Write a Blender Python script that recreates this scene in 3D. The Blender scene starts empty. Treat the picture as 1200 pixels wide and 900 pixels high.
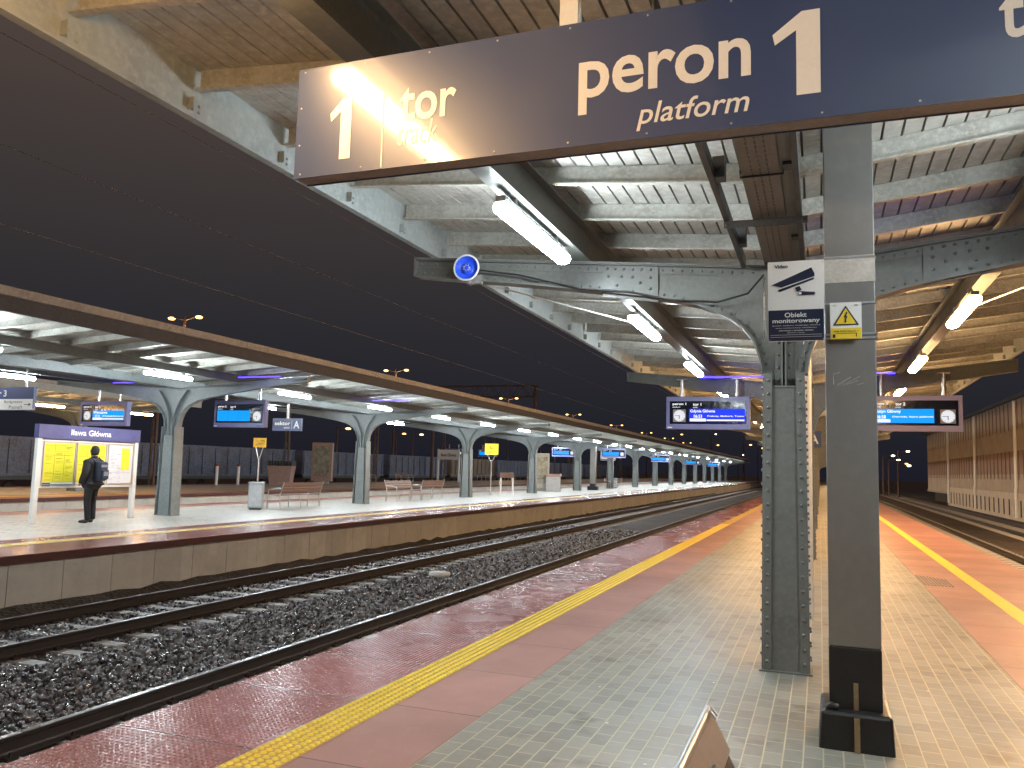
import bpy, math, random
from math import sin, cos, pi, radians
from mathutils import Vector, Matrix
rnd = random.Random(7)
sc = bpy.context.scene
col = sc.collection

# ---------------------------------------------------------------- camera
yaw, pitch, roll = -0.361037, 0.101793, 0.0271642
fw = Vector((sin(yaw)*cos(pitch), cos(yaw)*cos(pitch), sin(pitch)))
r0 = Vector((cos(yaw), -sin(yaw), 0)); u0 = r0.cross(fw)
rr = r0*cos(roll)+u0*sin(roll); uu = -r0*sin(roll)+u0*cos(roll)
cam = bpy.data.cameras.new('camera'); cam_o = bpy.data.objects.new('camera', cam); col.objects.link(cam_o)
M = Matrix((rr, uu, -fw)).transposed().to_4x4(); M.translation = Vector((0, 0, 1.55))
cam_o.matrix_world = M
cam.sensor_width = 36; cam.lens = 958.957/1200*36; cam.clip_start = 0.05; cam.clip_end = 3000
sc.camera = cam_o
# ---------------------------------------------------------------- world: night sky with town glow
w = bpy.data.worlds.new('World'); sc.world = w; w.use_nodes = True
nt = w.node_tree; nt.nodes.clear()
wo = nt.nodes.new('ShaderNodeOutputWorld'); bg = nt.nodes.new('ShaderNodeBackground')
tc = nt.nodes.new('ShaderNodeTexCoord'); sx = nt.nodes.new('ShaderNodeSeparateXYZ'); cr = nt.nodes.new('ShaderNodeValToRGB')
nt.links.new(tc.outputs['Generated'], sx.inputs[0]); nt.links.new(sx.outputs['Z'], cr.inputs[0])
e = cr.color_ramp.elements
e[0].position = 0.0; e[0].color = (.018, .018, .030, 1)
e[1].position = 0.75; e[1].color = (.18, .115, .085, 1)
k = e.new(.14); k.color = (.034, .034, .042, 1)
k = e.new(.32); k.color = (.074, .060, .058, 1)
k = e.new(.5); k.color = (.14, .095, .076, 1)
nt.links.new(cr.outputs[0], bg.inputs[0]); bg.inputs[1].default_value = 0.62
nt.links.new(bg.outputs[0], wo.inputs[0])
sc.view_settings.view_transform = 'Standard'; sc.view_settings.look = 'None'
sc.view_settings.gamma = 1; sc.view_settings.exposure = 0.12; sc.view_settings.use_curve_mapping = False
sc.cycles.use_denoising = True; sc.cycles.use_adaptive_sampling = False
sc.cycles.max_bounces = 6; sc.cycles.diffuse_bounces = 3; sc.cycles.glossy_bounces = 3
sc.cycles.sample_clamp_indirect = 4.0
sc.cycles.use_light_tree = True
COOL = (.84, .95, 1.0); WARM = (1.0, .60, .27)
LAMP = 120.0

# ---------------------------------------------------------------- materials
def nodes(name):
    m = bpy.data.materials.new(name); m.use_nodes = True
    n = m.node_tree; b = n.nodes['Principled BSDF']
    return m, n, b
def N(n, t, **kw):
    x = n.nodes.new(t)
    for k, v in kw.items(): setattr(x, k, v)
    return x
def math_(n, op, a, b=None, c=None):
    x = n.nodes.new('ShaderNodeMath'); x.operation = op
    for i, v in enumerate((a, b, c)):
        if v is None: continue
        if isinstance(v, (int, float)): x.inputs[i].default_value = v
        else: n.links.new(v, x.inputs[i])
    return x.outputs[0]
def mixc(n, f, a, b, mode='MIX'):
    x = n.nodes.new('ShaderNodeMix'); x.data_type = 'RGBA'; x.blend_type = mode
    def put(s, v):
        if isinstance(v, (int, float)): s.default_value = v
        elif isinstance(v, tuple): s.default_value = (*v, 1) if len(v) == 3 else v
        else: n.links.new(v, s)
    put(x.inputs[0], f); put(x.inputs[6], a); put(x.inputs[7], b)
    return x.outputs[2]
def noise(n, scale, detail=4, rough=.6, vec=None):
    x = n.nodes.new('ShaderNodeTexNoise'); x.inputs['Scale'].default_value = scale
    x.inputs['Detail'].default_value = detail; x.inputs['Roughness'].default_value = rough
    if vec is None:
        t = n.nodes.new('ShaderNodeTexCoord'); vec = t.outputs['Object']
    n.links.new(vec, x.inputs['Vector'])
    return x.outputs['Fac']
def ramp(n, f, lo, hi, a=0., b=1.):
    x = n.nodes.new('ShaderNodeMapRange'); x.inputs[1].default_value = lo; x.inputs[2].default_value = hi
    x.inputs[3].default_value = a; x.inputs[4].default_value = b
    n.links.new(f, x.inputs[0]); return x.outputs[0]
def bump(n, b, h, strength=.3, dist=.01):
    x = n.nodes.new('ShaderNodeBump'); x.inputs['Strength'].default_value = strength; x.inputs['Distance'].default_value = dist
    n.links.new(h, x.inputs['Height']); n.links.new(x.outputs[0], b.inputs['Normal'])
def mat(name, c, rough=.5, metal=0., var=.25, scale=6., bmp=.0, c2=None, spec=.5, coord=None):
    m, n, b = nodes(name)
    f = noise(n, scale, 6, .65); f2 = noise(n, scale*7, 3, .6)
    dark = c2 or tuple(x*(1-var) for x in c)
    lite = tuple(min(1, x*(1+var*.5)) for x in c)
    a = mixc(n, ramp(n, f, .35, .65), dark, c); a = mixc(n, ramp(n, f2, .45, .75), a, lite)
    n.links.new(a, b.inputs['Base Color'])
    b.inputs['Metallic'].default_value = metal; b.inputs['Specular IOR Level'].default_value = spec
    n.links.new(ramp(n, f, .3, .7, max(.03, rough-.1), min(1, rough+.12)), b.inputs['Roughness'])
    if bmp: bump(n, b, f2, bmp, .004)
    return m
def emit(name, c, s):
    m, n, b = nodes(name); b.inputs['Base Color'].default_value = (.01, .01, .01, 1); b.inputs['Specular IOR Level'].default_value = .1; b.inputs['Roughness'].default_value = .6
    b.inputs['Emission Color'].default_value = (*c, 1); b.inputs['Emission Strength'].default_value = s
    return m
def plain(name, c, rough=.5, metal=0.):
    return mat(name, c, rough, metal, .12, 9)

steel = mat('painted grey green steel', (.155, .160, .150), .42, 0, .2, 3.5, .05, c2=(.118, .124, .114))
steel_b = mat('painted blue grey steel', (.19, .215, .22), .42, 0, .25, 3.5, .08)
steel_dk = mat('dark painted steel', (.07, .075, .08), .5, 0, .3, 5)
deck = mat('cream painted roof sheet', (.56, .55, .50), .55, 0, .3, 2.5, .1, c2=(.38, .36, .32))
purl = mat('painted purlin steel', (.50, .50, .45), .5, 0, .3, 4, .1, c2=(.32, .30, .26))
groove = mat('dark groove', (.24, .23, .21), .7)  # darker sheet that shows in the gaps between roof pans
fasc = mat('fascia paint', (.36, .39, .38), .5, 0, .25, 2.5, .05)
flash = mat('weathered roof edge', (.36, .34, .32), .7, 0, .35, 2)
galv = mat('galvanised steel', (.55, .56, .57), .38, .85, .2, 20)
white = mat('white paint', (.78, .78, .76), .4, 0, .08, 8)
whitesign = mat('white sign sheet', (.80, .78, .74), .45, 0, .05, 8)
black = mat('black paint', (.010, .010, .012), .38, 0, .5, 8, .05)
navy, _n, _b = nodes('navy sign sheet'); _b.inputs['Base Color'].default_value = (.030, .055, .150, 1); _b.inputs['Roughness'].default_value = .40
_f = noise(_n, 60, 3, .6); _n.links.new(ramp(_n, _f, .3, .7, .07, .12), _b.inputs['Coat Roughness']); _b.inputs['Coat Weight'].default_value = .7; _b.inputs['Specular IOR Level'].default_value = .6
navy_d = plain('dark navy print', (.014, .02, .045), .35)
yellow = plain('yellow print', (.80, .58, .03), .5)
paper_y = mat('yellow timetable paper', (.82, .72, .04), .5, 0, .1, 10)
paper_w = mat('white timetable paper', (.70, .72, .78), .5, 0, .1, 10)
ink = plain('printed ink', (.35, .28, .02), .6)
ink_g = plain('grey printed ink', (.33, .34, .40), .6)
postgrey = mat('grey painted post', (.165, .160, .150), .42, 0, .12, 1.5, .03)
wood = mat('brown varnished wood', (.17, .09, .06), .45, 0, .4, 10)
concrete = mat('concrete', (.34, .32, .29), .8, 0, .3, 3, .3)
black_pl = plain('black plastic', (.02, .02, .022), .4)
disp_case = mat('blue grey display casing', (.16, .17, .36), .4, 0, .1, 6)
disp_case_w = mat('mauve grey display casing', (.28, .24, .36), .4, 0, .1, 6)
glass_dk = plain('black display glass', (.008, .009, .02), .12)
lit_white = emit('lit white characters', (1, 1, 1), 1.1)
lit_white_l = emit('lit white panel', (.95, .97, 1), 2.2)
lit_blue = emit('lit deep blue screen', (.01, .04, .95), 1.1)
lit_cyan = emit('lit bright blue screen', (.0, .30, 1.0), 1.15)
clockface = emit('lit clock face', (.95, .96, 1), .8)
led_blue = emit('blue led strip light', (.05, .03, 1.0), 7)
cool_tube = emit('cool white tube light', COOL, LAMP)
warm_tube = emit('warm sodium tube light', WARM, LAMP*1.05)
cool_far = emit('cool tube light', COOL, LAMP*2.0)
sodium = emit('sodium street light', (1.0, .50, .12), 5)  # heads of the unseen posts added to light the shed
sodium_s = emit('far sodium street light', (1.0, .52, .14), 5)
white_far = emit('far white street light', (1., .82, .6), 8)
steel_plate = mat('brushed stainless steel', (.42, .42, .43), .36, .9, .1, 3)
rail_side = mat('rusty rail side', (.026, .018, .016), .55, .2, .4, 12, .2)
rail_top = mat('polished rail head', (.26, .25, .26), .34, .9, .3, 10)
sleeper_m = mat('pale concrete sleeper', (.38, .38, .38), .7, 0, .3, 6, .2)
skin_m = plain('skin', (.45, .26, .19), .6)
coat_m = mat('black coat cloth', (.012, .012, .014), .8, 0, .3, 20)
trous_m = mat('black trouser cloth', (.010, .010, .013), .85)
hair_m = plain('black hair', (.008, .007, .007), .6)
shoe_m = mat('dark shoe leather', (.03, .018, .015), .4)
pack_m = mat('navy backpack cloth', (.015, .022, .045), .7)
pack_g = plain('grey backpack panel', (.18, .20, .26), .6)

def paving_mat(name, base, warm=False):
    m, n, b = nodes(name)
    tc = N(n, 'ShaderNodeTexCoord'); mp = N(n, 'ShaderNodeMapping'); n.links.new(tc.outputs['Object'], mp.inputs[0])
    mp.inputs['Rotation'].default_value = (0, 0, radians(90))
    br = N(n, 'ShaderNodeTexBrick'); n.links.new(mp.outputs[0], br.inputs['Vector'])
    br.inputs['Scale'].default_value = 1; br.inputs['Brick Width'].default_value = .2; br.inputs['Row Height'].default_value = .105
    br.inputs['Mortar Size'].default_value = .005; br.inputs['Mortar Smooth'].default_value = .3; br.inputs['Bias'].default_value = -.1
    br.inputs['Color1'].default_value = (.0, .0, .0, 1); br.inputs['Color2'].default_value = (1, 1, 1, 1); br.inputs['Mortar'].default_value = (.5, .5, .5, 1)
    br.offset = .5
    f = noise(n, .9, 6, .6); g = noise(n, 14, 5, .7)
    c = mixc(n, br.outputs['Color'], tuple(x*.80 for x in base), tuple(min(1, x*1.18) for x in base))
    c = mixc(n, ramp(n, f, .4, .7, 0, .5), c, tuple(x*.72 for x in base))
    c = mixc(n, ramp(n, g, .5, .8, 0, .5), c, tuple(x*1.35 for x in base))
    # a few dark stains and chewing gum spots
    st = noise(n, 2.6, 3, .5); c = mixc(n, ramp(n, st, .60, .70, 0, .6), c, (.07, .062, .05))
    vo = N(n, 'ShaderNodeTexVoronoi'); n.links.new(tc.outputs['Object'], vo.inputs['Vector']); vo.inputs['Scale'].default_value = 2.2
    c = mixc(n, ramp(n, vo.outputs['Distance'], .030, .022, 0, .6), c, (.5, .48, .42))
    c = mixc(n, br.outputs['Fac'], c, tuple(min(1, x*k_) for x, k_ in zip(base, (1.9, 1.65, 1.3))))
    n.links.new(c, b.inputs['Base Color'])
    b.inputs['Specular IOR Level'].default_value = .45
    n.links.new(math_(n, 'ADD', math_(n, 'MULTIPLY', f, -.5), .66), b.inputs['Roughness'])
    h = math_(n, 'SUBTRACT', math_(n, 'MULTIPLY', g, .25), br.outputs['Fac'])
    bump(n, b, h, .55, .006)
    return m
paving = paving_mat('grey concrete block paving', (.23, .225, .195))
paving2 = paving_mat('pale concrete block paving', (.38, .37, .35))

def studs(n, pitch, vec, lo=.35, hi=.9):
    s = N(n, 'ShaderNodeSeparateXYZ'); n.links.new(vec, s.inputs[0])
    k = 2*pi/pitch
    a = math_(n, 'COSINE', math_(n, 'MULTIPLY', s.outputs['X'], k)); c = math_(n, 'COSINE', math_(n, 'MULTIPLY', s.outputs['Y'], k))
    return ramp(n, math_(n, 'ADD', a, c), lo, hi*2, 0, 1)
def red_mat(name, base, r_lo, r_hi, stud=True, jl=1.06):
    m, n, b = nodes(name)
    tc = N(n, 'ShaderNodeTexCoord'); o = tc.outputs['Object']
    s = N(n, 'ShaderNodeSeparateXYZ'); n.links.new(o, s.inputs[0])
    f = noise(n, .8, 5, .6); g = noise(n, 9, 5, .7); fine = noise(n, 90, 2, .5)
    fr = math_(n, 'FRACT', math_(n, 'DIVIDE', math_(n, 'ADD', s.outputs['Y'], 1.47), jl))
    joint = math_(n, 'LESS_THAN', fr, .011)
    # each slab slightly different
    idn = math_(n, 'FLOOR', math_(n, 'DIVIDE', math_(n, 'ADD', s.outputs['Y'], 1.47), jl))
    wn = N(n, 'ShaderNodeTexWhiteNoise'); wn.noise_dimensions = '1D'; n.links.new(idn, wn.inputs['W'])
    c = mixc(n, wn.outputs['Value'], tuple(x*.8 for x in base), tuple(x*1.15 for x in base))
    c = mixc(n, ramp(n, f, .4, .65, 0, .6), c, tuple(x*.72 for x in base))
    c = mixc(n, ramp(n, g, .55, .75, 0, .35), c, (.42, .27, .20))
    c = mixc(n, ramp(n, fine, .6, .75, 0, .25), c, (.45, .33, .28))
    c = mixc(n, joint, c, (.07, .03, .03))
    n.links.new(c, b.inputs['Base Color'])
    n.links.new(math_(n, 'ADD', math_(n, 'MULTIPLY', f, (r_hi-r_lo)*1.2), r_lo-.06), b.inputs['Roughness'])
    b.inputs['Specular IOR Level'].default_value = .6
    h = math_(n, 'MULTIPLY', fine, .25)
    if stud: h = math_(n, 'ADD', math_(n, 'MULTIPLY', studs(n, .0362, o), .9), h)
    h = math_(n, 'SUBTRACT', h, math_(n, 'MULTIPLY', joint, 1.5))
    bump(n, b, h, .5, .004)
    return m
red_stud = red_mat('wet red studded slab', (.29, .11, .105), .24, .38)
red_plain = red_mat('red textured slab', (.33, .165, .14), .36, .55, False)
red_cap = mat('dark red slab edge', (.075, .018, .018), .6)
tact = mat('yellow tactile strip', (.82, .64, .06), .38, 0, .2, 12, .05, c2=(.6, .45, .05))
tact2 = mat('pale yellow tactile strip', (.66, .58, .30), .5, 0, .25, 12, .1)

def ground_mat():
    m, n, b = nodes('dark ballast bed')
    tc = N(n, 'ShaderNodeTexCoord'); vo = N(n, 'ShaderNodeTexVoronoi'); n.links.new(tc.outputs['Object'], vo.inputs['Vector'])
    vo.inputs['Scale'].default_value = 17
    f = noise(n, .5, 5)
    c = mixc(n, vo.outputs['Color'], (.018, .016, .016), (.12, .11, .11))
    c = mixc(n, ramp(n, f, .4, .6), c, (.035, .028, .024))
    n.links.new(c, b.inputs['Base Color']); b.inputs['Roughness'].default_value = .6
    bump(n, b, vo.outputs['Distance'], 1., .05)
    return m
ground_m = ground_mat()
def stone_mat():
    m, n, b = nodes('ballast stone')
    gi = N(n, 'ShaderNodeNewGeometry')
    v = gi.outputs['Random Per Island']
    c = mixc(n, math_(n, 'POWER', v, 1.8), (.022, .02, .021), (.26, .26, .29))
    n.links.new(c, b.inputs['Base Color']); n.links.new(ramp(n, v, 0, 1, .2, .4), b.inputs['Roughness'])
    b.inputs['Specular IOR Level'].default_value = .8
    return m
stone_m = stone_mat()
def wall_mat():
    m, n, b = nodes('stained concrete platform panel')
    tc = N(n, 'ShaderNodeTexCoord'); s = N(n, 'ShaderNodeSeparateXYZ'); n.links.new(tc.outputs['Object'], s.inputs[0])
    f = noise(n, 2.0, 6, .65); g = noise(n, 14, 4, .7)
    idn = math_(n, 'FLOOR', s.outputs['Y']); wn = N(n, 'ShaderNodeTexWhiteNoise'); wn.noise_dimensions = '1D'; n.links.new(idn, wn.inputs['W'])
    c = mixc(n, wn.outputs['Value'], (.46, .45, .42), (.57, .56, .52))
    c = mixc(n, ramp(n, f, .4, .7, 0, .7), c, (.38, .365, .335)); c = mixc(n, ramp(n, g, .5, .8, 0, .4), c, (.58, .56, .51))
    n.links.new(c, b.inputs['Base Color']); b.inputs['Roughness'].default_value = .85
    bump(n, b, g, .3, .01); return m
wall_m = wall_mat()
def shed_mat():
    m, n, b = nodes('banded shed cladding')
    tc = N(n, 'ShaderNodeTexCoord'); s = N(n, 'ShaderNodeSeparateXYZ'); n.links.new(tc.outputs['Object'], s.inputs[0])
    f = noise(n, .5, 5, .6)
    band = math_(n, 'MULTIPLY', math_(n, 'GREATER_THAN', s.outputs['Z'], 2.0), math_(n, 'LESS_THAN', s.outputs['Z'], 3.5))
    c = mixc(n, band, (.46, .38, .29), (.32, .20, .15))
    c = mixc(n, ramp(n, f, .4, .65, 0, .6), c, (.32, .25, .19))
    n.links.new(c, b.inputs['Base Color']); b.inputs['Roughness'].default_value = .85
    return m
shed_m = shed_mat()
shed_white = mat('whitewashed plinth', (.62, .53, .42), .8, 0, .25, 1.5)
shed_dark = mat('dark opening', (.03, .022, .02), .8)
wagon_m = mat('weathered blue grey wagon steel', (.14, .17, .26), .6, 0, .45, 1.2, .1, c2=(.08, .075, .08))
wagon_d = mat('weathered brown wagon steel', (.24, .19, .15), .6, 0, .45, 1.2)
mast_m = mat('rusty brown mast', (.15, .10, .075), .7, 0, .3, 3)
stonebox = mat('pinkish stone', (.40, .27, .23), .8, 0, .3, 5)

# ---------------------------------------------------------------- mesh helpers
class MB:
    def __init__(s): s.v = []; s.f = []; s.m = []; s.sm = []
    def add(s, vs, fs, mi=0, smooth=False):
        o = len(s.v); s.v += [tuple(v) for v in vs]
        for f in fs: s.f.append([i+o for i in f]); s.m.append(mi); s.sm.append(smooth)
        return s
    def box(s, x0, x1, y0, y1, z0, z1, mi=0):
        return s.hexa([(x0, y0, z0), (x1, y0, z0), (x1, y1, z0), (x0, y1, z0), (x0, y0, z1), (x1, y0, z1), (x1, y1, z1), (x0, y1, z1)], mi)
    def hexa(s, p, mi=0):
        return s.add(p, [(0, 3, 2, 1), (4, 5, 6, 7), (0, 1, 5, 4), (1, 2, 6, 5), (2, 3, 7, 6), (3, 0, 4, 7)], mi)
    def prism(s, poly, axis, a, b, mi=0, smooth=False):
        # poly: 2D points, axis along which it is extruded ('x': (y,z), 'y': (x,z), 'z': (x,y))
        def P(p, t): return {'x': (t, p[0], p[1]), 'y': (p[0], t, p[1]), 'z': (p[0], p[1], t)}[axis]
        n = len(poly); vs = [P(p, a) for p in poly]+[P(p, b) for p in poly]
        s.add(vs, [tuple(range(n)), tuple(range(2*n-1, n-1, -1))], mi)
        s.add(vs, [(i, i+n, (i+1) % n+n, (i+1) % n) for i in range(n)], mi, smooth); return s
    def tube(s, pts, r, n=10, mi=0, cap=True):
        pts = [Vector(p) for p in pts]; rs = r if isinstance(r, (list, tuple)) else [r]*len(pts)
        rings = []; up = None
        for i, p in enumerate(pts):
            d = (pts[min(i+1, len(pts)-1)]-pts[max(i-1, 0)]).normalized()
            a = Vector((0, 0, 1)) if abs(d.z) < .9 else Vector((0, 1, 0))
            if up is not None: a = up
            x = d.cross(a).normalized(); y = x.cross(d).normalized(); up = y
            rings.append([p+(x*cos(2*pi*k/n)+y*sin(2*pi*k/n))*rs[i] for k in range(n)])
        vs = [v for g in rings for v in g]; fs = []
        for i in range(len(pts)-1):
            for k in range(n): fs.append((i*n+k, i*n+(k+1) % n, (i+1)*n+(k+1) % n, (i+1)*n+k))
        s.add(vs, fs, mi, True)
        if cap: s.add(rings[0], [tuple(range(n-1, -1, -1))], mi); s.add(rings[-1], [tuple(range(n))], mi)
        return s
    def dome(s, c, nrm, r, h=None, n=8, mi=0):
        c = Vector(c); nrm = Vector(nrm).normalized(); h = h or r*.75
        a = Vector((0, 0, 1)) if abs(nrm.z) < .9 else Vector((1, 0, 0)); x = nrm.cross(a).normalized(); y = nrm.cross(x)
        vs = []
        for rad, hh in ((1, 0), (.8, .62), (.42, .92)):
            vs += [c+(x*cos(2*pi*k/n)+y*sin(2*pi*k/n))*r*rad+nrm*h*hh for k in range(n)]
        vs.append(c+nrm*h); fs = []
        for i in range(2):
            for k in range(n): fs.append((i*n+k, i*n+(k+1) % n, (i+1)*n+(k+1) % n, (i+1)*n+k))
        for k in range(n): fs.append((2*n+k, 2*n+(k+1) % n, 3*n))
        return s.add(vs, fs, mi, True)
    def lathe(s, prof, c=(0, 0, 0), axis='z', n=20, mi=0):
        vs = []
        for r, h in prof:
            for k in range(n):
                a = 2*pi*k/n
                if axis == 'z': vs.append((c[0]+r*cos(a), c[1]+r*sin(a), c[2]+h))
                else: vs.append((c[0]+r*cos(a), c[1]+h, c[2]+r*sin(a)))
        fs = []
        for i in range(len(prof)-1):
            for k in range(n): fs.append((i*n+k, i*n+(k+1) % n, (i+1)*n+(k+1) % n, (i+1)*n+k))
        return s.add(vs, fs, mi, True)
    def mesh(s, name, mats):
        me = bpy.data.meshes.new(name); me.from_pydata(s.v, [], s.f)
        for m in (mats if isinstance(mats, (list, tuple)) else [mats]): me.materials.append(m)
        me.polygons.foreach_set('material_index', s.m); me.polygons.foreach_set('use_smooth', s.sm)
        me.update(); return me
    def build(s, name, mats, parent=None, loc=(0, 0, 0), bevel=0):
        o = bpy.data.objects.new(name, s.mesh(name, mats)); col.objects.link(o); o.location = loc
        if parent: o.parent = parent
        if bevel:
            b = o.modifiers.new('bevel', 'BEVEL'); b.width = bevel; b.segments = 2; b.limit_method = 'ANGLE'
        return o
def tag(o, label=None, cat=None, group=None, kind=None):
    if label: o['label'] = label
    if cat: o['category'] = cat
    if group: o['group'] = group
    if kind: o['kind'] = kind
    return o
def thing(name, label, cat, loc=(0, 0, 0), rz=0, group=None):
    o = bpy.data.objects.new(name, None); col.objects.link(o); o.location = loc; o.rotation_euler = (0, 0, rz)
    o.empty_display_size = .2
    return tag(o, label, cat, group)
def dup(root, loc, rz=None, label=None, group=None, scale=None):
    def cp(o, parent):
        c = o.copy(); col.objects.link(c)
        if parent: c.parent = parent
        for ch in list(o.children): cp(ch, c)
        return c
    r = cp(root, None); r.location = loc
    if rz is not None: r.rotation_euler = (0, 0, rz)
    if label: r['label'] = label
    if group: r['group'] = group
    if scale: r.scale = scale
    return r
_tc = {}
def text_mb(mb, body, x0, x1, z0, z1, y, shear=0, bold=0, mi=0, thick=.0015, face='y'):
    """real letters fitted into a box; faces -Y, lying at y"""
    key = (body, shear, bold)
    if key not in _tc:
        cu = bpy.data.curves.new('t', 'FONT'); cu.body = body; cu.shear = shear; cu.offset = bold; cu.resolution_u = 4
        ob = bpy.data.objects.new('t', cu); col.objects.link(ob)
        bpy.context.view_layer.update()
        me = bpy.data.meshes.new_from_object(ob.evaluated_get(bpy.context.evaluated_depsgraph_get()))
        _tc[key] = ([tuple(v.co) for v in me.vertices], [tuple(p.vertices) for p in me.polygons])
        bpy.data.objects.remove(ob); bpy.data.meshes.remove(me); bpy.data.curves.remove(cu)
    vs, fs = _tc[key]
    if not vs: return
    ax, bx = min(v[0] for v in vs), max(v[0] for v in vs); ay, by = min(v[1] for v in vs), max(v[1] for v in vs)
    kx = (x1-x0)/(bx-ax); ky = (z1-z0)/(by-ay)
    mb.add([(x0+(v[0]-ax)*kx, y, z0+(v[1]-ay)*ky) for v in vs], fs, mi)
def one(mb, x0, x1, z0, z1, y):
    w = x1-x0; h = z1-z0
    mb.prism([(x0+w*.50, z0), (x1, z0), (x1, z1), (x0+w*.62, z1), (x0, z1-h*.24), (x0+w*.05, z1-h*.37), (x0+w*.50, z1-h*.22)], 'y', y-.0005, y)
def struct(o): o['kind'] = 'structure'; return o

# ================================================================ SETTING
g = MB(); g.box(-500, 500, -60, 900, -1.3, -.955); struct(g.build('ground', ground_m))

def sheet(name, x0, x1, y0, y1, z, m, th=.05):
    b = MB(); b.box(x0, x1, y0, y1, z-th, z); return struct(b.build(name, m))
Y0, Y1 = -8, 230
# our platform
b = MB(); b.box(-3.72, 3.18, Y0, Y1, -1.2, -.102); struct(b.build('platform_body', wall_m))
sheet('platform_edge_slab_left', -3.85, -2.88, Y0, Y1, .0, red_stud, .1)
sheet('platform_red_slab_left', -2.596, -2.0, Y0, Y1, .0, red_plain, .1)
sheet('platform_paving', -1.996, 1.40, Y0, Y1, .0, paving, .1)
sheet('platform_red_slab_right', 1.404, 2.05, Y0, Y1, .0, red_plain, .1)
sheet('platform_edge_slab_right', 2.254, 3.30, Y0, Y1, .0, red_plain, .1)
b = MB(); b.box(2.05, 2.254, Y0, Y1, -.1, .003); struct(b.build('platform_yellow_line_right', tact))
b = MB(); b.box(-2.88, -2.596, Y0, Y1, -.1, .002)
for j in range(0, 640):
    y = 2.4+j*.050
    if y > 26: break
    for i in range(5):
        b.dome((-2.85+i*.056, y, .002), (0, 0, 1), .019, .011, 8 if y < 8 else 6, 1)
struct(b.build('platform_yellow_tactile_line', [mat('dark yellow ground', (.50, .34, .06), .5, 0, .35, 9), tact]))  # ground between the domes is a darker yellow than the domes
b = MB()      # raised studs of the wet edge slabs
for j in range(300):
    y = 2.9+j*.036
    if y > 13.5: break
    fr = ((y+1.47)/1.06) % 1
    if fr < .03 or fr > .985: continue
    for i in range(26):
        x = -3.835+i*.0362
        if y < 8:
            b.dome((x, y, 0), (0, 0, 1), .0115, .0045*(1-(y-3)/11), 6)
        else:
            b.add([(x-.011, y-.009, 0), (x+.011, y-.009, 0), (x+.011, y+.009, 0), (x-.011, y+.009, 0), (x, y, .0045*(1-(y-3)/11))], [(0, 1, 4), (1, 2, 4), (2, 3, 4), (3, 0, 4)])
struct(b.build('platform_edge_studs', mat('wet red stud', (.29, .11, .105), .24, 0, .15, 5)))
# drain grate recess marks on the right
b = MB()
for i in range(9):
    b.box(1.42+i*.045, 1.445+i*.045, 13.6, 14.9-.05*i, -.02, .004)
tag(b.build('drain_grate', steel_dk), 'small dark slotted drain grate set in the red slabs by the right yellow line', 'drain grate')

# opposite platform
def platform(c_edge, far_edge, name, y_end, ym, rg):
    s = -1
    b = MB()
    n = int(y_end)
    b.box(far_edge+.12, c_edge-.32, Y0, y_end, -1.2, -.105, 0); struct(b.build(name+'_body', concrete))
    b = MB()
    for i in range(int(Y0), n):
        b.box(c_edge-.32, c_edge-.12, i+.312, i+1.298, -1.2, -.106)
    struct(b.build(name+'_wall', wall_m))
    b = MB(); b.box(c_edge-.97, c_edge, Y0, y_end, -.1, 0); b.box(c_edge-.02, c_edge+.012, Y0, y_end, -.125, -.006, 1)
    struct(b.build(name+'_edge_slab', [rg, red_cap]))
    b = MB(); b.box(c_edge-1.6, c_edge-1.25, Y0, y_end, -.1, -.001); struct(b.build(name+'_yellow_strip', tact2 if name == 'opposite_platform' else tact))
    b = MB(); b.box(c_edge-1.25, c_edge-.97, Y0, y_end, -.1, -.002)
    b.box(c_edge-2.2, c_edge-1.6, Y0, y_end, -.1, -.002); struct(b.build(name+'_red_slab', rg))
    b = MB(); b.box(far_edge+1.2, c_edge-2.2, Y0, y_end, -.1, 0); struct(b.build(name+'_paving', ym))
    b = MB(); b.box(far_edge, far_edge+1.2, Y0, y_end, -.1, -.002); struct(b.build(name+'_far_slab', red_plain))
platform(-11.6, -20.5, 'opposite_platform', 190, paving2, red_mat('wet pale red studded slab', (.36, .15, .13), .14, .3))
platform(-26.5, -36.2, 'third_platform', 190, paving2, red_plain)
# yellow dashes on the opposite tactile strip
b = MB()
for i in range(150):
    y = 6+i*.3
    for k in range(2): b.box(-13.05+k*.12-.04, -13.05+k*.12+.04, y, y+.16, -.05, .006)
struct(b.build('opposite_platform_tactile_studs', mat('yellow tactile studs', (.72, .52, .06), .5)))

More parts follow.
